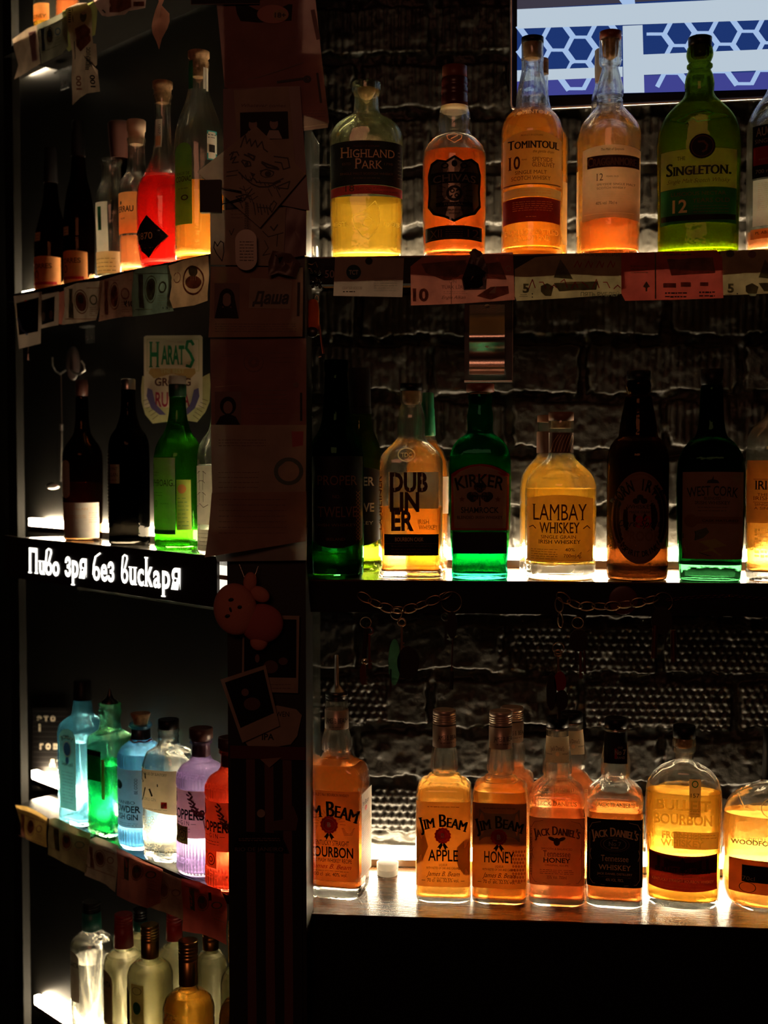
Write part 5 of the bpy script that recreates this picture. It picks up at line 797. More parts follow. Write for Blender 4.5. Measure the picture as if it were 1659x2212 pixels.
sheet('note', 'paper note with a hand-drawn heart at its lower left, under the cat drawing', 'note', [(454, 455), (618, 448), (612, 575), (455, 572)], 'R', off_(2), PC, PG, .0006, 50, 5, dheart)
isheet('paper_scrap', 'dark crumpled strip of paper right of the heart note', 'paper', [(612, 440), (662, 440), (662, 552), (614, 560)], 'R', off_(1), DR, PG, .001, 20, 6)
def dcat(d):
    L = lambda p, w=2.6: d.line(p, w, INK)
    L([(520, 318), (526, 300), (530, 292), (533, 310), (540, 300), (543, 316), (552, 303), (556, 318), (566, 306), (570, 322), (578, 328)]); L([(496, 335), (505, 328), (498, 345), (510, 338), (502, 352), (515, 350)]); L([(500, 330), (512, 328), (516, 336)])
    L([(528, 334), (538, 338), (548, 346), (550, 338), (536, 332)], 4); L([(522, 348), (530, 360), (542, 358), (540, 350), (524, 346)], 3); d.ell(533, 354, 4, 4, INK)
    L([(566, 350), (580, 356), (598, 362), (602, 366), (578, 362), (566, 352)], 4); d.ell(577, 375, 15, 9, INK, r0=.84); d.ell(579, 376, 7, 6, INK); L([(562, 370), (575, 366), (592, 372)], 2.5)
    d.poly([(540, 372), (552, 376), (546, 384)], INK); L([(546, 384), (542, 390), (530, 386)]); L([(546, 384), (556, 394), (590, 396), (612, 386)]); L([(516, 372), (530, 386), (545, 398), (560, 404), (580, 404), (606, 392)], 3)
    for i in range(9): L([(520 + i * 10, 374 + i * 4), (524 + i * 10, 386 + i * 3)], 1.8)
    L([(490, 372), (514, 368)], 1.8); L([(489, 381), (512, 378)], 1.8); L([(594, 400), (606, 426)], 1.8); L([(580, 408), (588, 424)], 1.8); L([(592, 338), (622, 342), (626, 362), (612, 366), (608, 352), (594, 350)]); L([(598, 404), (626, 392), (622, 408), (600, 406)])
    L([(545, 408), (524, 436), (510, 425), (532, 420)], 2.2)
    for i, (x, y) in enumerate(((530, 412), (538, 425), (528, 430), (545, 432), (520, 438))): L([(x - 12, y - 6), (x, y), (x + 12, y - 8)], 1.5); L([(x - 4, y - 10), (x + 4, y + 12)], 1.5)
    for i in range(6): L([(548 + i * 7, 438 + i * 1.5), (552 + i * 7, 464 - (i % 2) * 5)], 2)
    L([(556, 448), (586, 450)], 2); L([(586, 440), (582, 452), (588, 458), (598, 440), (592, 434), (587, 442)], 2)
isheet('drawing_card', 'square card turned on its corner with a scribbled cat face in black ink', 'drawing', [(553, 272), (661, 376), (562, 492), (426, 372)], 'R', off_(4), PC, PG, .0003, 60, 7, dcat)
mb = MB(); q0, q1 = RP(433, 460, off_(5)), RP(478, 389, off_(5)); mb.box(q0.x, q1.x, q0.y - .004, q0.y + .006, q0.z, q1.z, CAPB); mb.tube([(q1.x, q0.y, (q0.z + q1.z) / 2 + .012), (q1.x + .03, q0.y - .002, (q0.z + q1.z) / 2 + .006), (q1.x + .03, q0.y - .002, (q0.z + q1.z) / 2 - .004), (q1.x, q0.y, (q0.z + q1.z) / 2 - .012)], .0011, DMETAL); tag(recenter(mb.build('binder_clip')), 'large black binder clip gripping the left corner of the cat drawing', 'clip')
mb = MB(); q = RP(532, 540, off_(5.5))
pts = []
s0 = 1.83 / F
for a in range(25):
    t = 2 * PI * a / 24; x, y = 24 * math.cos(t), 24 * math.sin(t); y += 20 if y > 0 else -20; pts.append((q.x + x * s0, q.z + y * s0))
for yy in (q.y, q.y - .0015): mb.add([(x, yy, z) for x, z in pts[:-1]], [tuple(range(24))], DMETAL)
mb.grid([[(x, q.y, z) for x, z in pts[:-1]], [(x, q.y - .0015, z) for x, z in pts[:-1]]], DMETAL, False, True)
dd = Deco(mb, lambda x, y, k: Vector((RP(x, y, off_(5.5)).x, q.y - .0015 - .0003 * k, RP(x, y, off_(5.5)).z))); dd.micro(518, 548, 522, 562, 7, INK, 1.5)
root = mb.build('tag_plate'); e_ = empty('dog_tag', q); root.parent = e_; root.matrix_parent_inverse = Matrix.Translation(-q); tag(e_, 'dark metal identity tag on a ball chain hanging over the heart note', 'tag')
mb = MB()
for sx in (-1, 1):
    for i in range(14): a = RP(532 + sx * (3 - i * .1), 502 - i * 5.0, off_(5.6)); mb.tube([a + Vector((0, 0, -.0008)), a + Vector((0, 0, .0008))], .0010, DMETAL, 6)
c_ = mb.build('ball_chain'); c_.parent = e_; c_.matrix_parent_inverse = Matrix.Translation(-q)
isheet('paper_scrap', 'small crumpled brown paper flower on the right of the pillar above the name sticker', 'paper', [(590, 542), (630, 550), (650, 570), (640, 600), (600, 592), (582, 598), (580, 566)], 'R', off_(4), PHM, PG, .003, 12, 8, lambda d: (d.poly([(596, 552), (612, 556), (604, 570)], PH), d.poly([(618, 568), (636, 566), (630, 584)], PA)))
def portrait(d, x, y, w_, h, long_):
    d.quad([(x - w_, y - h), (x + w_, y - h), (x + w_, y + h), (x - w_, y + h)], FAINT, 3, 3, 1)
    d.ell(x, y - h * .15, w_ * .62, h * .55, PH, k=2); d.ell(x, y - h * .05, w_ * .36, h * .38, SKIN, k=3); d.poly([(x - w_ * .95, y + h), (x + w_ * .95, y + h), (x + w_ * .6, y + h * .5), (x, y + h * .3), (x - w_ * .6, y + h * .5)], PH, 4)
    if long_: d.quad([(x - w_ * .6, y - h * .2), (x - w_ * .3, y - h * .2), (x - w_ * .45, y + h), (x - w_ * .95, y + h)], PH, 1, 1, 5); d.quad([(x + w_ * .3, y - h * .2), (x + w_ * .6, y - h * .2), (x + w_ * .95, y + h), (x + w_ * .45, y + h)], PH, 1, 1, 5)
def dp1(d):
    portrait(d, 491, 650, 27, 38, True); d.quad([(541, 600), (632, 606), (628, 668), (538, 666)], PC, 4, 3, 2); d.text('Даша', 585, 656, 24, 80, INK, k=3, bold=.04, shear=.25)
    d.line([(646, 612), (645, 682)], 6, INK, 2); d.micro(466, 642, 700, 716, 4, FAINT, 1.4)
sheet('document_page', 'identity page with a long-haired portrait and a name sticker on the pillar', 'document', [(455, 576), (655, 578), (655, 728), (453, 730)], 'R', off_(2.5), PA, PG, .0008, 60, 9, dp1, curl=lambda u, v: .006 * v ** 4)
def dp2(d): d.ell(548, 782, 22, 22, DR, r0=.9); d.ell(548, 782, 12, 12, DR, r0=.4); d.micro(585, 640, 762, 782, 3, FAINT); d.micro(480, 510, 765, 770, 2, FAINT)
sheet('document_page', 'plain reddish document page with a faint round crest', 'document', [(455, 731), (662, 731), (662, 822), (456, 822)], 'R', off_(1.5), PB, PG, .0012, 50, 10, dp2)
def dp3(d): portrait(d, 493, 882, 28, 36, False); d.micro(540, 620, 842, 892, 6, FAINT, 1.6); d.line([(651, 850), (651, 908)], 5, INK, 2); d.ell(640, 832, 6, 6, FAINT); d.line([(466, 836), (520, 832)], .8, CREAM)
sheet('document_page', 'reddish identity page with a short-haired portrait in the lower left', 'document', [(456, 820), (662, 820), (662, 919), (457, 919)], 'R', off_(2.5), PB, PG, .0008, 60, 11, dp3)
def dp4(d): d.micro(474, 575, 950, 962, 3, FAINT, 1.4); d.micro(474, 560, 1020, 1052, 4, FAINT, 1.2); d.quad([(630, 932), (656, 932), (655, 962), (632, 966)], solid('red_stamp', (.30, .02, .03), .5), 2, 2, 1); d.ell(624, 1018, 32, 30, solid('green_crest', (.05, .09, .06), .6), r0=.72); d.line([(600, 1010), (624, 990), (648, 1008)], 2, MATS['green_crest'])
sheet('document_page', 'greyish document page with a red stamp and faint green crest', 'document', [(457, 918), (662, 918), (661, 1066), (461, 1066)], 'R', off_(3.5), PC, PG, .0012, 70, 12, dp4, curl=lambda u, v: .004 * (1 - u) ** 3)
def dp5(d): d.micro(474, 620, 1078, 1150, 7, FAINT, 1.3, seed=5)
sheet('document_page', 'lowest booklet page on the pillar with its bottom edge curling up', 'document', [(458, 1064), (662, 1062), (662, 1168), (448, 1202)], 'R', off_(4.5), PA, PG, .0018, 60, 13, dp5, curl=lambda u, v: .018 * v ** 3, nx=16, ny=16)
sheet('plastic_sleeve', 'clear plastic sleeve end peeking out below the curled booklet page', 'sleeve', [(450, 1150), (664, 1140), (662, 1210), (470, 1213)], 'R', off_(3.2), paper('sleeve_grey', (.45, .42, .38), .5), PG, .0012, 40, 14)
RUST = solid('rust_cloth', (.11, .04, .035), .8); NAVY = solid('dark_cloth', (.010, .009, .010), .9)
def dsc(d):
    for x in (532, 572, 611): d.quad([(x, 1636), (x + 19, 1636), (x + 23, 2225), (x + 4, 2225)], RUST, 3, 24, 1)
sheet('striped_cloth', 'dark hanging cloth with three rust-coloured vertical stripes on the lower pillar', 'cloth', [(500, 1632), (652, 1632), (654, 2225), (508, 2225)], 'R', -.0525, NAVY, None, .0010, 40, 15, dsc, 12, 24)
def dpol(d): d.quad([(528, 1336), (641, 1338), (640, 1464), (527, 1462)], PH, 4, 4, 1); d.ell(556, 1422, 5, 9, SKIN, k=2); d.ell(585, 1440, 16, 14, PHM, k=2); d.ell(612, 1428, 10, 8, PHM, k=2); d.micro(532, 630, 1478, 1486, 2, FAINT, 1.2); d.ell(530, 1471, 3, 3, DR, k=2)
sheet('photo_print', 'upright instant photo on the pillar under the pink plush toy', 'photo', [(525, 1328), (647, 1330), (644, 1497), (522, 1493)], 'R', off_(1.5), PC, PG, .0005, 60, 16, dpol)
def dpol2(d): d.quad([(486, 1474), (570, 1446), (592, 1540), (520, 1572)], PH, 4, 4, 1); d.ell(545, 1520, 18, 14, PHM, k=2); d.ell(530, 1495, 8, 8, SKIN, k=2)
sheet('photo_print', 'instant photo tilted to the left, below the upright one', 'photo', [(476, 1468), (574, 1436), (604, 1568), (524, 1604)], 'R', off_(2.5), PC, PG, .0005, 60, 17, dpol2)
def dco(d): d.text('IPA', 579, 1598, 13, 26, INK, bold=.02); d.text('BREWEN', 600, 1548, 11, 50, INK, k=1)
isheet('beer_coaster', 'rounded pale beer mat lettered IPA under the tilted photo', 'coaster', [(560, 1528), (600, 1524), (640, 1532), (652, 1545), (642, 1590), (628, 1608), (590, 1614), (540, 1618), (528, 1600)], 'R', off_(.8), PC, PG, .0002, 60, 18, dco)
sheet('wooden_ledge', 'narrow dark red strip fixed across the pillar above the striped cloth', 'strip', [(497, 1610), (660, 1614), (660, 1642), (497, 1638)], 'R', off_(1.2), DR, None, .0004, 40, 19)
isheet('paper_scrap', 'small triangular paper corner hanging under the dark red strip', 'paper', [(562, 1640), (608, 1636), (582, 1658)], 'R', off_(2.2), PA, PG, .0003, 40, 20)
isheet('patch', 'dark cap-shaped badge lettered RIO DE JANEIRO on the striped cloth', 'badge', [(512, 1808), (530, 1796), (604, 1800), (616, 1822), (624, 1842), (504, 1838)], 'R', off_(1.4), CAPB, None, .0006, 40, 21, lambda d: (d.text('RIO DE JANEIRO', 560, 1838, 8, 104, FAINT), d.micro(516, 606, 1810, 1814, 2, FAINT, 2)))
isheet('paper_scrap', 'pale rounded paper piece pinned on the striped cloth above the badge', 'paper', [(576, 1776), (612, 1770), (616, 1738), (634, 1742), (644, 1768), (640, 1794), (580, 1794)], 'R', off_(1), PHM, None, .0003, 40, 22)
isheet('button_badge', 'small round pale button on the dark lower pillar', 'badge', [(564 + 9 * math.cos(a), 1757 + 9 * math.sin(a)) for a in [i * PI / 8 for i in range(16)]], 'R', off_(1.6), PC, None, .0001, 40, 23)
# plush toy
def sph(mb, c, r, mat, sx=1, sy=1, sz=1, rot=0, n=20):
    rows = []
    for i in range(n + 1):
        t = PI * i / n; row = []
        for j in range(2 * n):
            a = PI * j / n; x, y, z = r * sx * math.sin(t) * math.cos(a), r * sy * math.sin(t) * math.sin(a), r * sz * math.cos(t)
            row.append((c[0] + x * math.cos(rot) - z * math.sin(rot), c[1] + y, c[2] + x * math.sin(rot) + z * math.cos(rot)))
        rows.append(row)
    mb.grid(rows, mat, True, True)
q = RP(520, 1320, -.075); root = empty('plush_toy', q); tag(root, 'round pink plush toy on a ball chain hanging from the pillar', 'toy'); s1 = 1.82 / F
PK = solid('pink_plush', (.55, .22, .17), .9, bs=(400, .5), spec=.1); PK2 = solid('rose_plush', (.42, .12, .12), .9, bs=(400, .5), spec=.1)
def T(x, y, d_=0): return ((x - 520) * s1, d_, -(y - 1320) * s1)
for nm, c, r, sx, sy, sz, ro_, m_ in (('head', T(508, 1316), 55 * s1, .88, .5, 1.05, .15, PK), ('ear', T(540, 1256, .004), 20 * s1, .75, .5, 1.1, -.1, PK), ('ear', T(562, 1283, .004), 22 * s1, 1.05, .5, .75, -.5, PK), ('body', T(566, 1348, .004), 48 * s1, 1, .5, .92, 0, PK2), ('foot', T(560, 1388, .002), 22 * s1, .9, .6, .9, 0, PK)):
    mb = MB(); sph(mb, c, r, m_, sx, sy, sz, ro_); mb.build(nm, root)
mb = MB()
for x, y, w_, h in ((504, 1292, 6, 4), (523, 1308, 5, 4), (503, 1314, 3, 6), (496, 1328, 6, 4)): sph(mb, T(x, y, -.0182), 1 * s1, INK, w_, 1.5, h, .3, 8)
mb.build('face_markings', root)
mb = MB(); mb.tube([T(514, 1218, .012), T(519, 1230, .01), T(526, 1246, .008)], .0006, METAL, 6); mb.tube([T(556, 1222, .012), T(552, 1236, .01), T(546, 1246, .008)], .0006, METAL, 6); mb.build('hanging_chain', root)
# ------------------------------------------------------------------ right shelf edge: cards and banknotes
BG = 'banknotes and cards on the edge of the upper wall shelf'
def dtct(d):
    d.ell(764, 588, 16, 16, paper('dark_teal_print', (.01, .05, .05), .2)); d.text('TCT', 764, 593, 9, 20, CRM, k=2, bold=.03); d.ell(797, 564, 8, 8, BLABEL); d.text('СЕРГЕЙ НОСОВ', 761, 625, 5, 42, FAINT); d.micro(741, 770, 629, 629, 1, INK, 2)
    d.micro(808, 858, 600, 627, 6, GREYI, 2)
sheet('business_card', 'pale business card with a round dark TCT logo hanging on the shelf edge', 'card', [(724, 556), (873, 558), (869, 642), (720, 639)], 'R', -.002, paper('card_stock', (.48, .36, .28), .3), None, .0004, 60, 24, dtct)
RB = paper('rose_banknote', (.60, .20, .14), .30, var=.3, vs=35); OB2 = paper('olive_banknote', (.50, .40, .20), .30, var=.35, vs=35); R2 = paper('red_banknote', (.62, .10, .07), .30, var=.3, vs=30); NB = paper('brown_note_print', (.34, .14, .09), .4, var=.5, vs=60); NG = paper('green_note_print', (.20, .20, .11), .4, var=.5, vs=60); GB = paper('green_banknote', (.20, .28, .20), .30, var=.35, vs=35); BB = paper('beige_banknote', (.55, .42, .30), .30, var=.3, vs=35)
def dl(d):
    d.text('10', 909, 650, 25, 34, NB, bold=.04); d.text('10', 978, 600, 12, 24, NB, bold=.03); d.text('ON', 978, 612, 7, 16, NB); d.text('TÜRK LİRASI', 984, 624, 7, 60, BRI); d.line([(975, 610), (975, 658)], 1.4, BRI); d.text('Engin Alkan', 980, 646, 7, 52, BRI, shear=.4); d.micro(958, 1010, 630, 634, 2, NB)
    gridpoly(d, [(910, 570), (1000, 562), (1080, 566), (1095, 604), (960, 606), (920, 590)], NB, .6); gridpoly(d, [(1030, 640), (1060, 620), (1098, 618), (1100, 634), (1060, 648)], NB, .6); d.ell(1098, 580, 6, 6, BB, r0=.8); d.poly([(1056, 634), (1072, 618), (1070, 634)], BB)
isheet('banknote', 'rose-coloured banknote numbered 10 on the shelf edge beside the TCT card', 'banknote', [(887, 576), (912, 556), (1108, 545), (1112, 648), (1000, 656), (888, 660)], 'R', -.0045, RB, BG, .0008, 50, 25, dl)
def crumple(d): d.poly([(1000, 600), (1012, 570), (1030, 575), (1050, 590), (1048, 622), (1004, 626)], PH); d.poly([(1014, 548), (1022, 538), (1040, 545), (1044, 572), (1030, 580)], PHM)
isheet('crumpled_wrapper', 'small dark crumpled wrapper stuck on the rose banknote', 'wrapper', [(998, 604), (1014, 560), (1026, 537), (1042, 548), (1052, 580), (1050, 626), (1002, 628)], 'R', -.008, PHM, None, .003, 9, 26, crumple)
def dr(d, x0):
    d.text('5', x0 + 24, 632, 18, 14, NG, bold=.04); d.rect(x0 + 12, x0 + 26, 636, 636.8, INK); d.rect(x0 + 10, x0 + 28, 640, 640.8, INK); d.ell(x0 + 38, 635, 1.5, 1.5, INK); d.ell(x0 + 38, 642, 1.5, 1.5, INK)
    gridpoly(d, [(x0 + 56, 618), (x0 + 70, 612), (x0 + 84, 620), (x0 + 78, 640), (x0 + 66, 640), (x0 + 56, 630)], NG, 1); gridpoly(d, [(x0 + 84, 612), (x0 + 180, 608), (x0 + 176, 626), (x0 + 96, 630)], NG, .7); gridpoly(d, [(x0 + 84, 600), (x0 + 98, 560), (x0 + 112, 580), (x0 + 126, 604)], NG, .7)
def dr1(d):
    dr(d, 1112); d.text('БАНКА РОССИИ', 1290, 554, 7, 96, NG, k=1.5); d.text('ПЯТЬ РУБЛЕЙ', 1296, 640, 8, 84, NG, k=1.5, bold=.02); RI = paper('red_pen', (.35, .02, .02), .2)
    for i in range(9): x = 1142 + i * 23; d.line([(x, 620 - (i % 2) * 14 + 4), (x + 8, 604 + (i % 3) * 6), (x + 14, 622)], 2, RI, 2)
    for i in range(4): x = 1240 + i * 24; d.line([(x, 578), (x + 7, 564), (x + 12, 578), (x + 16, 568)], 1.8, RI, 2)
isheet('banknote', 'olive 5 note with red pen scrawl, its upper left corner folded over', 'banknote', [(1112, 582), (1156, 556), (1250, 548), (1348, 546), (1352, 634), (1230, 644), (1116, 650), (1112, 640)], 'R', -.003, OB2, BG, .0008, 60, 27, dr1)
isheet('folded_corner', 'folded dog-ear of the olive 5 note', 'paper', [(1112, 582), (1152, 556), (1158, 566), (1130, 576)], 'R', -.0065, BB, None, .0003, 60, 28) if 0 else None
def dleb(d):
    d.rect(1414, 1417, 546, 646, NG, k=1); d.poly([(1388, 620), (1396, 608), (1404, 620), (1398, 622), (1398, 630), (1394, 630), (1394, 622)], NG); d.micro(1362, 1400, 574, 588, 3, NB, 2); d.text('1000', 1384, 552, 6, 24, NB); d.micro(1432, 1495, 548, 550, 1, NB, 4); d.rect(1432, 1460, 612, 622, NB); d.rect(1470, 1492, 610, 620, NB); d.rect(1512, 1530, 610, 618, NB); d.micro(1436, 1484, 632, 640, 2, INK, 3); d.micro(1510, 1544, 630, 638, 2, INK, 3); gridpoly(d, [(1440, 560), (1540, 556), (1545, 590), (1450, 596)], NB, .6)
isheet('banknote', 'red banknote with a small tree emblem and a dark vertical thread', 'banknote', [(1342, 547), (1548, 540), (1560, 556), (1562, 644), (1450, 648), (1350, 650), (1342, 634)], 'R', -.0065, R2, BG, .0008, 60, 29, dleb)
isheet('banknote', 'olive 5 note at the right picture edge, overlapped by the red banknote', 'banknote', [(1556, 542), (1710, 536), (1710, 632), (1600, 637), (1558, 638)], 'R', -.003, OB2, BG, .0008, 60, 30, lambda d: (dr(d, 1554), d.ell(1577, 548, 9, 8, NG), d.ell(1624, 550, 9, 8, DR)))
isheet('price_strip', 'scrap printed with dim red figures between the clip and the TCT card', 'paper', [(700, 575), (722, 575), (722, 612), (700, 612)], 'R', -.002, PH, None, .0002, 60, 31, lambda d: d.text('50', 712, 600, 16, 20, DR))
# ------------------------------------------------------------------ clips, keys, chains
def chain(name, label, pts, off, r=.0011, link=.018, mat=None, sag=0):
    mb = MB(); P3 = [RP(x, y, off) for x, y in pts]; L = [0]
    for a, b_ in zip(P3[:-1], P3[1:]): L.append(L[-1] + (b_ - a).length)
    n = max(2, int(L[-1] / (link * .72)))
    def at(s):
        for i in range(len(L) - 1):
            if s <= L[i + 1]: return P3[i].lerp(P3[i + 1], (s - L[i]) / (L[i + 1] - L[i]))
        return P3[-1]
    for i in range(n):
        a, b_ = at(L[-1] * i / n), at(L[-1] * (i + 1) / n); c = (a + b_) / 2; t = (b_ - a).normalized(); side_ = Vector((0, 1, 0)) if i % 2 else t.cross(Vector((0, 1, 0))).normalized()
        if i % 2: side_ = (side_ * .75 + t.cross(Vector((0, 1, 0))) * .66).normalized()
        ring = [c + t * (link * .5 * math.cos(q_)) + side_ * (link * .27 * math.sin(q_)) for q_ in [k * PI / 8 for k in range(16)]]
        mb.tube(ring, r, mat or METAL, 6, True)
    return tag(recenter(mb.build(name)), label, 'chain')
BR = solid('warm_brass', (.55, .38, .24), .3, 1)
chain('link_chain', 'sagging metal chain pinned to the dark front board under the stencilled bottle', [(776, 1284), (800, 1298), (826, 1310), (856, 1320), (885, 1316), (915, 1304), (945, 1294), (972, 1282)], -.004, mat=BR, link=.024)
chain('link_chain', 'metal chain across a round red magnet on the dark front board', [(1206, 1284), (1222, 1296), (1250, 1310), (1290, 1309), (1325, 1310), (1360, 1304), (1400, 1298), (1420, 1292)], -.009, mat=BR, link=.024)
chain('link_chain', 'thin chain hanging from a binder clip beside the orange key fob', [(684, 640), (684, 680), (686, 720)], -.012, .0007, .011, mat=BR)
chain('link_chain', 'short chain end hanging below the left end of the long chain', [(1206, 1290), (1210, 1330), (1212, 1356)], -.006, mat=BR, link=.022)
chain('link_chain', 'fine bead chain at the right of the dark front board', [(1440, 1296), (1500, 1290), (1582, 1287), (1620, 1291), (1680, 1296)], -.003, .0005, .007, mat=solid('dull_red_metal', (.15, .05, .04), .4, 1))
def keyset(label, x, y0, items, off=-.008, ringr=12):
    c = RP(x, y0, off); root = empty('key_ring', c); tag(root, label, 'keys', 'key rings hanging under the middle wall shelf'); k = 1.9 / F
    mb = MB(); mb.tube([(ringr * k * math.cos(a), .001 * math.sin(2 * a), ringr * k * math.sin(a)) for a in [i * PI / 12 for i in range(24)]], .0007, BR, 6, True); mb.build('ring', root)
    for nm, dx, dy, w_, h, m_, tilt in items:
        mb = MB(); a, b_ = dx * k, -dy * k; 
        if nm == 'key':
            mb.tube([(a + w_ * k * .5 * math.cos(q_), 0, b_ - w_ * k * .5 + w_ * k * .5 * math.sin(q_)) for q_ in [i * PI / 8 for i in range(16)]], .0016, m_, 6, True)
            mb.box(a - .0016, a + .0016, -.001, .001, b_ - h * k, b_ - w_ * k * .9, m_)
            for j in range(3): mb.box(a, a + .004, -.0008, .0008, b_ - h * k + j * .005, b_ - h * k + .003 + j * .005, m_)
        elif nm == 'tube':
            mb.tube([(a, 0, b_), (a + tilt * k, 0, b_ - h * k)], w_ * k / 2, m_, 10)
        else:
            pr_ = [(a + w_ * k / 2 * math.cos(q_), b_ - h * k / 2 + h * k / 2 * math.sin(q_)) for q_ in [i * PI / 12 for i in range(24)]]
            mb.grid([[(px_, .0025, z_) for px_, z_ in pr_], [(px_, -.0025, z_) for px_, z_ in pr_]], m_, True, True); mb.add([(px_, -.0025, z_) for px_, z_ in pr_], [tuple(range(24))], m_); mb.add([(px_, .0025, z_) for px_, z_ in pr_], [tuple(range(24))], m_)
        mb.build({'tube': 'fob', 'disc': 'fob', 'key': 'key'}[nm], root)
DK = solid('dark_plastic', (.03, .02, .018), .3); RDM = solid('rust_metal', (.22, .08, .05), .35, .8)
keyset('key ring with dark fobs and a clip, hanging at the left end of the chain', 790, 1345, [('tube', 2, 12, 12, 60, DK, -6), ('key', 8, 10, 16, 90, RDM, 0), ('disc', -6, 90, 14, 46, RDM, 0), ('key', -2, 80, 10, 56, BR, 0)])
keyset('key ring with a long green-glinting bottle-shaped fob in the middle of the chain', 856, 1326, [('disc', -4, 55, 26, 100, glass('green_fob', (.1, .4, .15), (.02, .1, .03), .1), 0), ('disc', 26, 70, 48, 72, DK, 0), ('tube', -12, 120, 4, 50, RDM, 0), ('key', 12, 10, 16, 70, BR, 0)])
keyset('key ring with a five-pointed star charm and a long thin key', 975, 1300, [('tube', 4, 60, 3, 105, RDM, -4), ('key', -12, 24, 16, 70, DK, 0), ('disc', 2, 20, 22, 60, DK, 0), ('tube', 2, 150, 9, 40, DK, -2)], ringr=22)
keyset('key cluster with dark fobs hanging under the left part of the second chain', 1248, 1345, [('disc', 2, 14, 40, 48, DK, 0), ('key', 6, 40, 16, 80, RDM, 0), ('key', -4, 30, 14, 66, DK, 0), ('tube', 14, 50, 5, 60, RDM, 2)])
keyset('lowest hanging bunch with a red-edged oval charm above the bottle tops', 1206, 1400, [('key', 0, 4, 14, 60, BR, 0), ('disc', 4, 50, 26, 44, solid('dark_red_charm', (.25, .01, .02), .25), 0), ('disc', -14, 55, 22, 80, DK, 0), ('disc', 8, 90, 28, 44, DK, 0), ('tube', 3, 120, 8, 34, DK, 0)])
keyset('key ring with two slim reddish fobs at the right end of the second chain', 1432, 1300, [('disc', -2, 10, 44, 60, DK, 0), ('tube', -16, 50, 12, 70, RDM, -2), ('tube', 22, 60, 12, 68, RDM, 2), ('key', 6, 44, 12, 60, DK, 0)], ringr=20)
mb = MB(); c = RP(1346, 1296, 0)
sph(mb, (c.x, YF - .0022, c.z), 31 * 1.9 / F, DR, 1, .1, 1); o = mb.build('round_magnet'); tag(recenter(o), 'round dull red magnet on the dark front board behind the second chain', 'magnet')
# binder clip + orange fob left of the TCT card
c = RP(686, 590, -.012); root = empty('key_fob', RP(676, 690, -.014)); tag(root, 'orange translucent bottle-shaped key fob hanging between pillar and TCT card', 'key fob'); mb = MB(); k = 1.88 / F
rows = [[(r_ * k * math.cos(a), r_ * .45 * k * math.sin(a), z_ * k) for a in [i * PI / 12 for i in range(24)]] for r_, z_ in ((3, 44), (8, 42), (12, 34), (14, 20), (14, -14), (12, -28))]; mb.grid(rows, paper('orange_fob', (.75, .20, .03), .5), True, True); mb.build('fob_body', root)
mb = MB(); sph(mb, (-1 * k, -.003, -28 * k), 13 * k, DK, 1.05, .5, .9); mb.build('fob_cap', root)
mb = MB(); c = RP(684, 600, -.008); tag_ = []
for i in range(16): a = RP(668 + random.random() * 26, 582 + random.random() * 46, -.008 - random.random() * .01); sph(mb, a, .0028, DMETAL, n=6)
mb.tube([RP(644, 565, -.012), RP(674, 572, -.014), RP(682, 566, -.012), RP(686, 578, -.01)], .0008, BR); mb.tube([RP(648, 581, -.012), RP(670, 580, -.014), RP(680, 588, -.01)], .0008, BR)
root = empty('bead_clip', RP(684, 600, -.008)); o = mb.build('beads'); o.parent = root; o.matrix_parent_inverse = Matrix.Translation(-root.location); tag(root, 'wire clip holding dark glass beads at the pillar end of the upper shelf', 'clip')
mb = MB(); A0 = RP(690, 700, -.013); mb.tube([A0, RP(694, 740, -.013), RP(698, 764, -.013)], [.0012, .0022, .003], RDM); mb.tube([RP(688, 772, -.013), RP(694, 770, -.013)], .001, BR); tag(recenter(mb.build('small_tool')), 'thin reddish tool dangling below the bead clip', 'tool')
# steel bottle opener on its dark plate
root = empty('bottle_opener', RP(1056, 740, .12)); tag(root, 'curved steel bottle opener on a black plate hanging under the upper wall shelf', 'bottle opener'); ri = root.location.copy()
q0, q1 = RP(1003, 826, .14), RP(1108, 640, .14); mb = MB(); mb.box(q0.x, q1.x, .0, .004, q0.z - ri.z, q1.z - ri.z, solid('black_plate', (.012, .011, .010), .25)); ob = mb.build('plate', root); ob.location = (-ri.x, q0.y - ri.y, 0)
mb = MB(); mb.box(q0.x, q1.x, -.004, .0, q0.z - ri.z, q0.z - ri.z + .003, METAL); mb.box(q1.x - .001, q1.x + .0005, -.004, .0, q0.z - ri.z, q1.z - ri.z, DMETAL); ob = mb.build('plate_rim', root); ob.location = (-ri.x, q0.y - ri.y, 0)
mb = MB(); STL = solid('brushed_steel', (.62, .58, .52), .22, 1, bs=(500, .12)); rows = []
x0_, x1_ = RP(1014, 740, .12).x - ri.x, RP(1090, 740, .12).x - ri.x
for y, dd_ in ((658, 0), (675, -.001), (695, -.004), (710, -.012), (722, -.019), (732, -.021), (742, -.018), (752, -.009), (765, -.003), (780, -.001), (795, -.003), (803, -.008), (807, -.013), (810, -.016)):
    z = RP(1056, y, .12).z - ri.z; rows.append([(x0_, dd_, z), (x1_, dd_, z)])
mb.grid(rows, STL, True); rows2 = [[(a[0], a[1] + .0025, a[2]) for a in r_] for r_ in rows]; mb.grid(rows2, STL, True)
for e in (0, 1): mb.grid([[r_[e] for r_ in rows], [r_[e] for r_ in rows2]], STL, False)
mb.build('steel_plate', root); mb = MB(); z = RP(1056, 661, .12).z - ri.z; sph(mb, ((x0_ + x1_) / 2, -.001, z), .0035, METAL, 1.2, .5, .8, n=8); z = RP(1056, 750, .12).z - ri.z; sph(mb, ((x0_ + x1_) / 2, -.011, z), .003, METAL, 1.2, .5, .6, n=8); mb.build('screw', root)
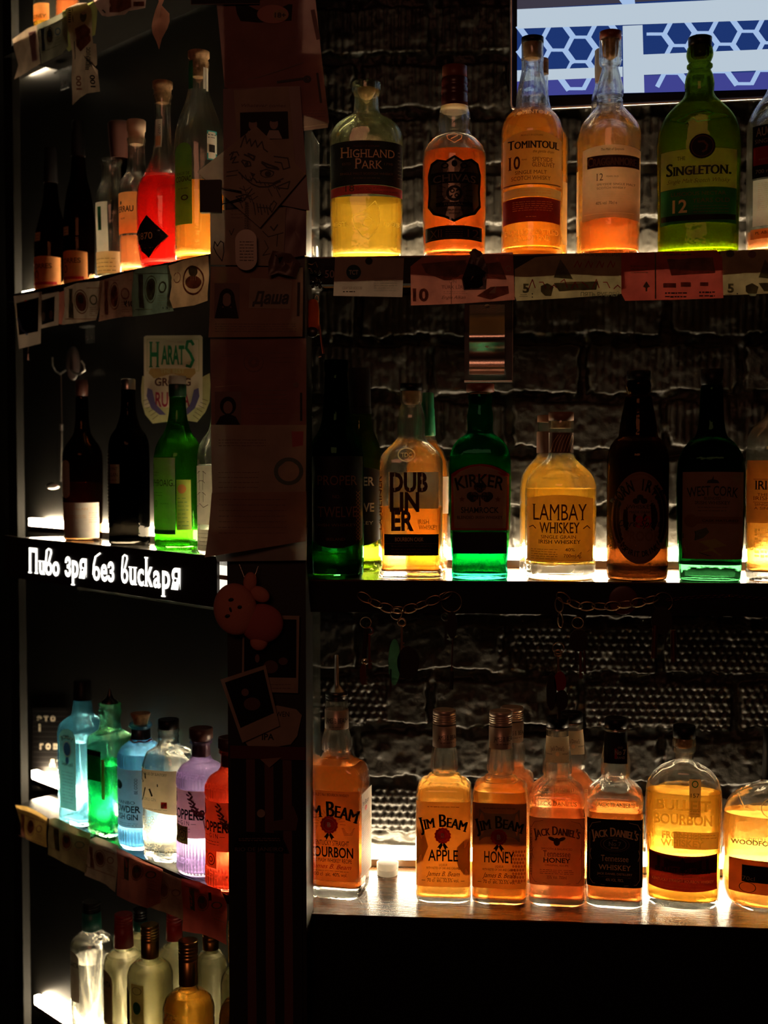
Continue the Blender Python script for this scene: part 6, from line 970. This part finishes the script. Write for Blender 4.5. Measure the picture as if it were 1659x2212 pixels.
# ------------------------------------------------------------------ left unit: banknotes, photos, brackets, poster, letter board, hook
LG = 'banknotes and photos along the angled left shelves'
def nd(d, x0, x1, yt, yb, m1, m2, txt=None, sl=0):
    w_ = x1 - x0; h = yb - yt; Y = lambda x, v: yt + v * h + sl * (x - x0)
    gridpoly(d, [(x0 + w_ * a, Y(x0 + w_ * a, b)) for a, b in ((.12, .1), (.24, .1), (.26, .9), (.13, .88))], m2, .7); d.ell(x0 + w_ * .45, Y(x0 + w_ * .45, .45), w_ * .13, h * .26, m1, k=1); d.ell(x0 + w_ * .45, Y(x0 + w_ * .45, .38), w_ * .07, h * .12, m2, k=1.6); d.ell(x0 + w_ * .45, Y(x0 + w_ * .45, .45), w_ * .17, h * .33, m1, r0=.9, k=1)
    d.ell(x0 + w_ * .78, Y(x0 + w_ * .78, .4), w_ * .12, h * .14, m2, r0=.7, k=1)
    for q in range(5): X = x0 + w_ * .66; d.line([(X, Y(X, .6 + q * .055)), (X + w_ * (.2 + .05 * (q % 2)), Y(X + w_ * .2, .6 + q * .055))], .9, m1, 1)
    for v in (.08, .92): d.line([(x0 + 3, Y(x0, v)), (x1 - 3, Y(x1, v))], 1.4, m1, 1.5)
    if txt: d.text(txt, x1 - w_ * .22, Y(x1 - w_ * .2, .72), 11, w_ * .34, INK, k=2, bold=.02)
o1 = -.004
sheet('photo_print', 'instant photo hanging at the left end of the angled shelf over the hook', 'photo', [(31, 640), (90, 630), (90, 742), (42, 754)], 'L', o1 - .006, PC, LG, .0006, 40, 41, lambda d: (d.quad([(36, 655), (84, 642), (84, 716), (42, 724)], PH, 4, 4, 1), d.line([(40, 688), (48, 712), (60, 722)], 5, solid('blue_print', (.10, .16, .3), .5), 2), d.ell(56, 650, 2, 2, REDI, k=2)))
sheet('photo_print', 'smaller instant photo tucked right of the leftmost hanging one', 'photo', [(88, 638), (129, 630), (127, 702), (90, 710)], 'L', o1 - .002, PC, LG, .0006, 40, 42, lambda d: (d.quad([(90, 650), (120, 640), (118, 694), (92, 702)], PH, 3, 3, 1), d.ell(96, 684, 4, 10, PHM, k=2), d.ell(112, 680, 4, 10, SKIN, k=2)))
isheet('banknote', 'beige crumpled banknote right of the hanging photos', 'banknote', [(140, 622), (170, 612), (224, 606), (224, 640), (212, 692), (138, 702), (142, 660)], 'L', o1 - .004, BB, LG, .0016, 20, 43, lambda d: nd(d, 142, 222, 616, 696, NB, NG))
isheet('paper_scrap', 'narrow dark red note between the photo and the beige banknote', 'paper', [(129, 632), (141, 628), (141, 702), (128, 700)], 'L', o1 - .001, RB, LG, .0006, 30, 44)
isheet('banknote', 'brown 10 banknote at the middle of the angled shelf edge', 'banknote', [(220, 606), (250, 596), (290, 586), (290, 684), (270, 684), (214, 695)], 'L', o1 - .002, paper('brown_banknote', (.42, .22, .15), .30, var=.35, vs=35), LG, .0014, 22, 45, lambda d: (nd(d, 218, 290, 598, 690, NB, NB), d.text('₹10', 280, 662, 11, 18, INK, k=2, bold=.02)))
isheet('banknote', 'greenish banknote next to the brown 10 note', 'banknote', [(290, 588), (300, 580), (365, 572), (374, 600), (368, 640), (376, 672), (340, 678), (288, 684)], 'L', o1 - .005, GB, LG, .0014, 22, 46, lambda d: (nd(d, 292, 372, 584, 676, NG, NG), d.text('13', 360, 668, 5, 10, INK)))
isheet('banknote', 'orange-brown portrait banknote beside the pillar on the angled shelf', 'banknote', [(366, 574), (400, 562), (452, 552), (453, 650), (420, 660), (366, 668), (372, 620)], 'L', o1 - .003, paper('ochre_banknote', (.50, .30, .16), .30, var=.35, vs=35), LG, .0014, 22, 47, lambda d: (d.ell(420, 606, 22, 32, NB, k=1, r0=.86), d.ell(420, 586, 9, 12, NG, k=1.5), d.ell(420, 610, 16, 14, NB, k=1), d.text('III', 420, 606, 10, 10, BB, k=2), d.ell(384, 600, 9, 12, NB, r0=.8)))
isheet('banknote', 'pale banknote at the left end of the highest angled shelf', 'banknote', [(30, 86), (60, 62), (84, 52), (90, 138), (60, 156), (31, 172), (40, 140)], 'L', o1, BB, LG, .0012, 25, 48, lambda d: gridpoly(d, [(62, 70), (78, 66), (84, 130), (72, 134)], paper('lilac_print', (.35, .22, .25), .4), 1))
isheet('banknote', 'olive-blue banknote right of the pale one on the highest angled shelf', 'banknote', [(82, 54), (110, 40), (140, 24), (150, 20), (150, 100), (136, 118), (90, 138)], 'L', o1 - .002, paper('blue_olive_banknote', (.28, .28, .20), .30, var=.4, vs=30), LG, .0012, 25, 49, lambda d: nd(d, 84, 140, 60, 120, NG, paper('steel_blue_print', (.08, .15, .22), .3), sl=-.35))
isheet('banknote', 'yellow-green note edge half covered by the hanging hundred', 'banknote', [(138, 24), (205, 4), (214, 20), (208, 76), (150, 112), (140, 100)], 'L', o1, paper('yellow_green_banknote', (.40, .42, .14), .30, var=.3, vs=30), LG, .0012, 25, 50)
def d100(d):
    d.line([(160, 20), (163, 120), (164, 222)], 1.6, INK); d.ell(181, 36, 7, 12, NG, k=1); gridpoly(d, [(165, 62), (185, 52), (200, 64), (202, 90), (176, 112), (166, 100)], NB, 1); d.text('100', 181, 180, 10, 30, NB, rot=-PI / 2, k=2, bold=.03); d.text('100', 208, 176, 9, 26, INK, rot=-PI / 2, k=2, bold=.03); d.micro(190, 200, 104, 150, 14, INK, 2)
    for i in range(6): d.rect(152, 157, 22 + i * 5, 24.5 + i * 5, INK)
isheet('banknote', 'hundred banknote hanging vertically below the highest angled shelf', 'banknote', [(145, 20), (170, 8), (188, 6), (198, 22), (204, 60), (206, 95), (212, 96), (212, 140), (208, 146), (214, 152), (217, 198), (190, 202), (176, 212), (161, 228), (158, 150), (154, 80)], 'L', o1 - .006, BB, LG, .0018, 25, 51, d100)
isheet('banknote', 'pinkish banknote at the top picture edge, left of the curled one', 'banknote', [(196, -30), (320, -40), (317, 18), (280, 24), (272, 32), (236, 37), (222, 34), (208, 14)], 'L', o1, paper('pink_banknote', (.60, .38, .32), .30, var=.3, vs=30), LG, .0012, 25, 52, lambda d: (gridpoly(d, [(238, -10), (284, -14), (286, 16), (262, 28), (240, 28)], NB, 1), d.rect(290, 314, 4, 14, NB), d.line([(222, 20), (230, 28)], 3, INK)))
isheet('banknote', 'orange-pink banknote folded to a point, hanging from the top picture edge', 'banknote', [(344, -20), (366, -20), (358, 14), (368, 30), (366, 62), (350, 84), (347, 108), (336, 74), (330, 44), (338, 24), (344, 4)], 'L', o1 - .004, paper('coral_banknote', (.68, .30, .20), .30, var=.3, vs=30), LG, .0025, 12, 53)
L3 = [((36, 1738), (60, 1742), (106, 1766), (104, 1830), (58, 1812)), ((110, 1768), (122, 1766), (198, 1800), (188, 1886), (160, 1872), (104, 1846)), ((198, 1812), (212, 1806), (258, 1826), (254, 1926), (230, 1910), (186, 1890)), ((256, 1830), (300, 1852), (352, 1878), (350, 1950), (318, 1962), (254, 1934)), ((318, 1872), (350, 1880), (404, 1900), (400, 1988), (362, 1970), (318, 1958)), ((396, 1896), (430, 1904), (480, 1920), (490, 1950), (494, 2040), (440, 2016), (396, 2010))]
lm_ = [(paper('amber_banknote', (.55, .34, .10), .30, var=.35, vs=30), 'amber banknote at the far left end of the gin shelf edge'), (paper('dark_olive_banknote', (.34, .26, .12), .30, var=.4, vs=30), 'dark olive banknote below the pale blue bottle'), (BB, 'beige banknote below the square green bottle'), (RB, 'rose-brown banknote below the ribbed blue bottle'), (paper('umber_banknote', (.42, .20, .11), .30, var=.4, vs=30), 'umber banknote with a pale curled corner below the hexagonal bottle'), (R2, 'red banknote numbered 5000 below the violet bottle')]
for i, (p_, (m_, l_)) in enumerate(zip(L3, lm_)):
    x0_, x1_ = min(q[0] for q in p_), max(q[0] for q in p_); ym = min(q[1] for q in p_)
    def dn(d, i=i, x0_=x0_, x1_=x1_, ym=ym):
        nd(d, x0_ + 4, x1_ - 4, ym + 12, ym + 70, NB, NG if i % 2 else NB, None, .34)
        if i == 5: d.text('5000', 424, 1926, 8, 22, NB, k=2, slope=3, bold=.02); d.rect(456, 462, 1926, 1944, INK, k=2)
        if i == 4: d.poly([(296, 1874), (318, 1878), (322, 1904)], BB, 3)
    isheet('banknote', l_, 'banknote', list(p_), 'L', -.004 - .003 * (i % 2) - .001 * i * .3, m_, LG, .0016, 26, 60 + i, dn)
# clear plastic brackets
PL = glass('clear_plastic', (.85, .86, .84), (.4, .42, .42), .15, (.7, .7, .68), .15, .1, 30)
for x, y, lv, lab in ((138, 172, 0, 'clear plastic bracket beside the hanging hundred banknote'), (193, 722, 1, 'clear plastic bracket under the beige banknote')):
    c = LP(x, y, .10); mb = MB(); root = empty('plastic_bracket', c, math.atan2(LU.y, LU.x) + PI); k = 2.45 / F
    mb.box(-20 * k, 20 * k, -.012, .003, 14 * k, 18 * k, PL); mb.box(-17 * k, 17 * k, 0, .003, -20 * k, 16 * k, PL); mb.build('plate', root); mb = MB()
    for sx in (-8, 8): sph(mb, (sx * k, -.0005, -8 * k), 4 * k, DK, 1, .4, 1, n=8)
    mb.build('screw_heads', root); tag(root, lab, 'bracket')
# poster
YB = paper('pale_yellow_print', (.62, .58, .26), .1); GN = solid('green_lettering', (.01, .22, .07), .5); PP = solid('purple_print', (.12, .09, .22), .5); CR = solid('cream_board', (.82, .72, .50), .5)
wing = [(308, 812), (330, 818), (430, 818), (453, 806), (455, 830), (453, 868), (444, 890), (426, 912), (400, 908), (352, 912), (330, 915), (314, 896), (306, 868), (305, 838)]
def dpo(d):
    d.k = 1; gridpoly(d, [(311, 728), (316, 725), (434, 724), (438, 728), (438, 880), (312, 880)], CR, 1); d.k = 2; d.frame(318, 431, 732, 802, 1.3, YB)
    d.text('H', 334, 792, 52, 22, GN, serif=True, bold=.02); d.text('ARAT', 374, 786, 38, 50, GN, serif=True, bold=.03); d.line([(418, 744), (414, 737), (406, 738), (403, 752), (412, 764), (418, 778), (412, 792), (404, 790)], 6, GN)
    RBN = paper('ribbon_tan', (.55, .36, .12), .1); gridpoly(d, [(326, 796), (422, 796), (424, 806), (412, 818), (400, 808), (346, 808), (334, 818), (322, 806)], RBN, 3); d.k = 4; d.text('THE BEST', 374, 806, 9, 52, YB, bold=.02)
    d.k = 2; d.text('GRONG', 374, 833, 16, 78, BRI, serif=True, bold=.03); d.text('RUMBA', 374, 878, 30, 74, paper('raspberry_print', (.40, .03, .06), .1), k=3, bold=.02)
    gridpoly(d, [(320, 838), (330, 842), (336, 868), (346, 888), (360, 896), (346, 896), (328, 882), (318, 856)], PP, 3); gridpoly(d, [(430, 838), (420, 842), (414, 868), (404, 888), (392, 896), (406, 896), (422, 882), (432, 856)], PP, 3)
    for i in range(6): d.line([(310 + i * 4, 866 + i * 8), (322 + i * 4, 862 + i * 7)], 1, BRI); d.line([(450 - i * 4, 866 + i * 8), (438 - i * 4, 862 + i * 7)], 1, BRI)
isheet('metal_poster', 'cream pub poster with green lettering and yellow wings on the dark panel', 'poster', wing, 'L', .120, YB, None, .0001, 60, 70, dpo)
# letter board
def dlb(d):
    for y, s_ in ((1558, 'э т о'), (1580, 'і'), (1618, 'г о в'), (1652, 'д а'), (1680, 'п и'), (1700, 'п  д а')):
        d.text(s_, {1558: 100, 1580: 86, 1618: 106, 1652: 120, 1680: 122, 1700: 108}[y], y, 11, {1558: 40, 1580: 5, 1618: 40, 1652: 24, 1680: 24, 1700: 50}[y], solid('white_letters', (.75, .65, .48), .5), bold=.05, slope=0)
    for y in range(1536, 1712, 11): d.line([(70, y), (150, y + 1)], 1, solid('groove_grey', (.035, .03, .026), .5))
isheet('letter_board', 'black letter board with white Cyrillic letters behind the pale blue bottle', 'sign', [(70, 1528), (150, 1530), (150, 1710), (70, 1708)], 'L', .124, PH, None, .0001, 60, 71, dlb)
# hook with a bar knife on the panel
root = empty('wall_hook', LP(150, 800, .12)); tag(root, 'chrome double hook with a corkscrew handle on the dark panel', 'hook'); ri = root.location.copy()
def H(x, y, d_=.112): return LP(x, y, d_) - ri
mb = MB(); mb.tube([H(113, 772), H(114, 790), H(120, 802), H(130, 808), H(142, 800), H(150, 796), H(160, 806), H(172, 808), H(183, 800), H(182, 788), H(176, 780)], .0022, METAL); mb.build('hook_wire', root)
mb = MB(); sph(mb, H(158, 785, .118), .022, DK, .7, .3, 1.6, n=10); mb.build('hook_base', root)
mb = MB(); a, b_ = H(132, 808), H(134, 915); mb.tube([a, b_], .0006, METAL, 6); mb.build('cord', root)
root = empty('bar_knife', LP(132, 980, .112)); tag(root, 'long bar knife with a dark handle hanging from the double hook', 'knife'); ri = root.location.copy()
mb = MB(); mb.tube([H(133, 916), H(133, 930)], .0045, METAL, 10); mb.build('ferrule', root); mb = MB(); mb.tube([H(133, 930), H(132, 980), H(131, 1040)], [.0045, .0045, .003], DMETAL, 10); mb.build('handle', root)
mb = MB(); sph(mb, LP(115, 1050, .112), .008, METAL, 2, .8, .9, n=10); tag(recenter(mb.build('corkscrew_tip')), 'rounded chrome knob sticking out left of the brown-stoppered bottle', 'knob')
mb = MB(); mb.tube([LP(60, 742, -.008), LP(61, 752, -.008), LP(60, 762, -.008)], .0012, METAL, 6); mb.tube([LP(61, 764, -.008), LP(61, 778, -.008)], [.0015, .003], METAL, 8); tag(recenter(mb.build('earring')), 'small silver earring charm hanging from the leftmost photo', 'charm')
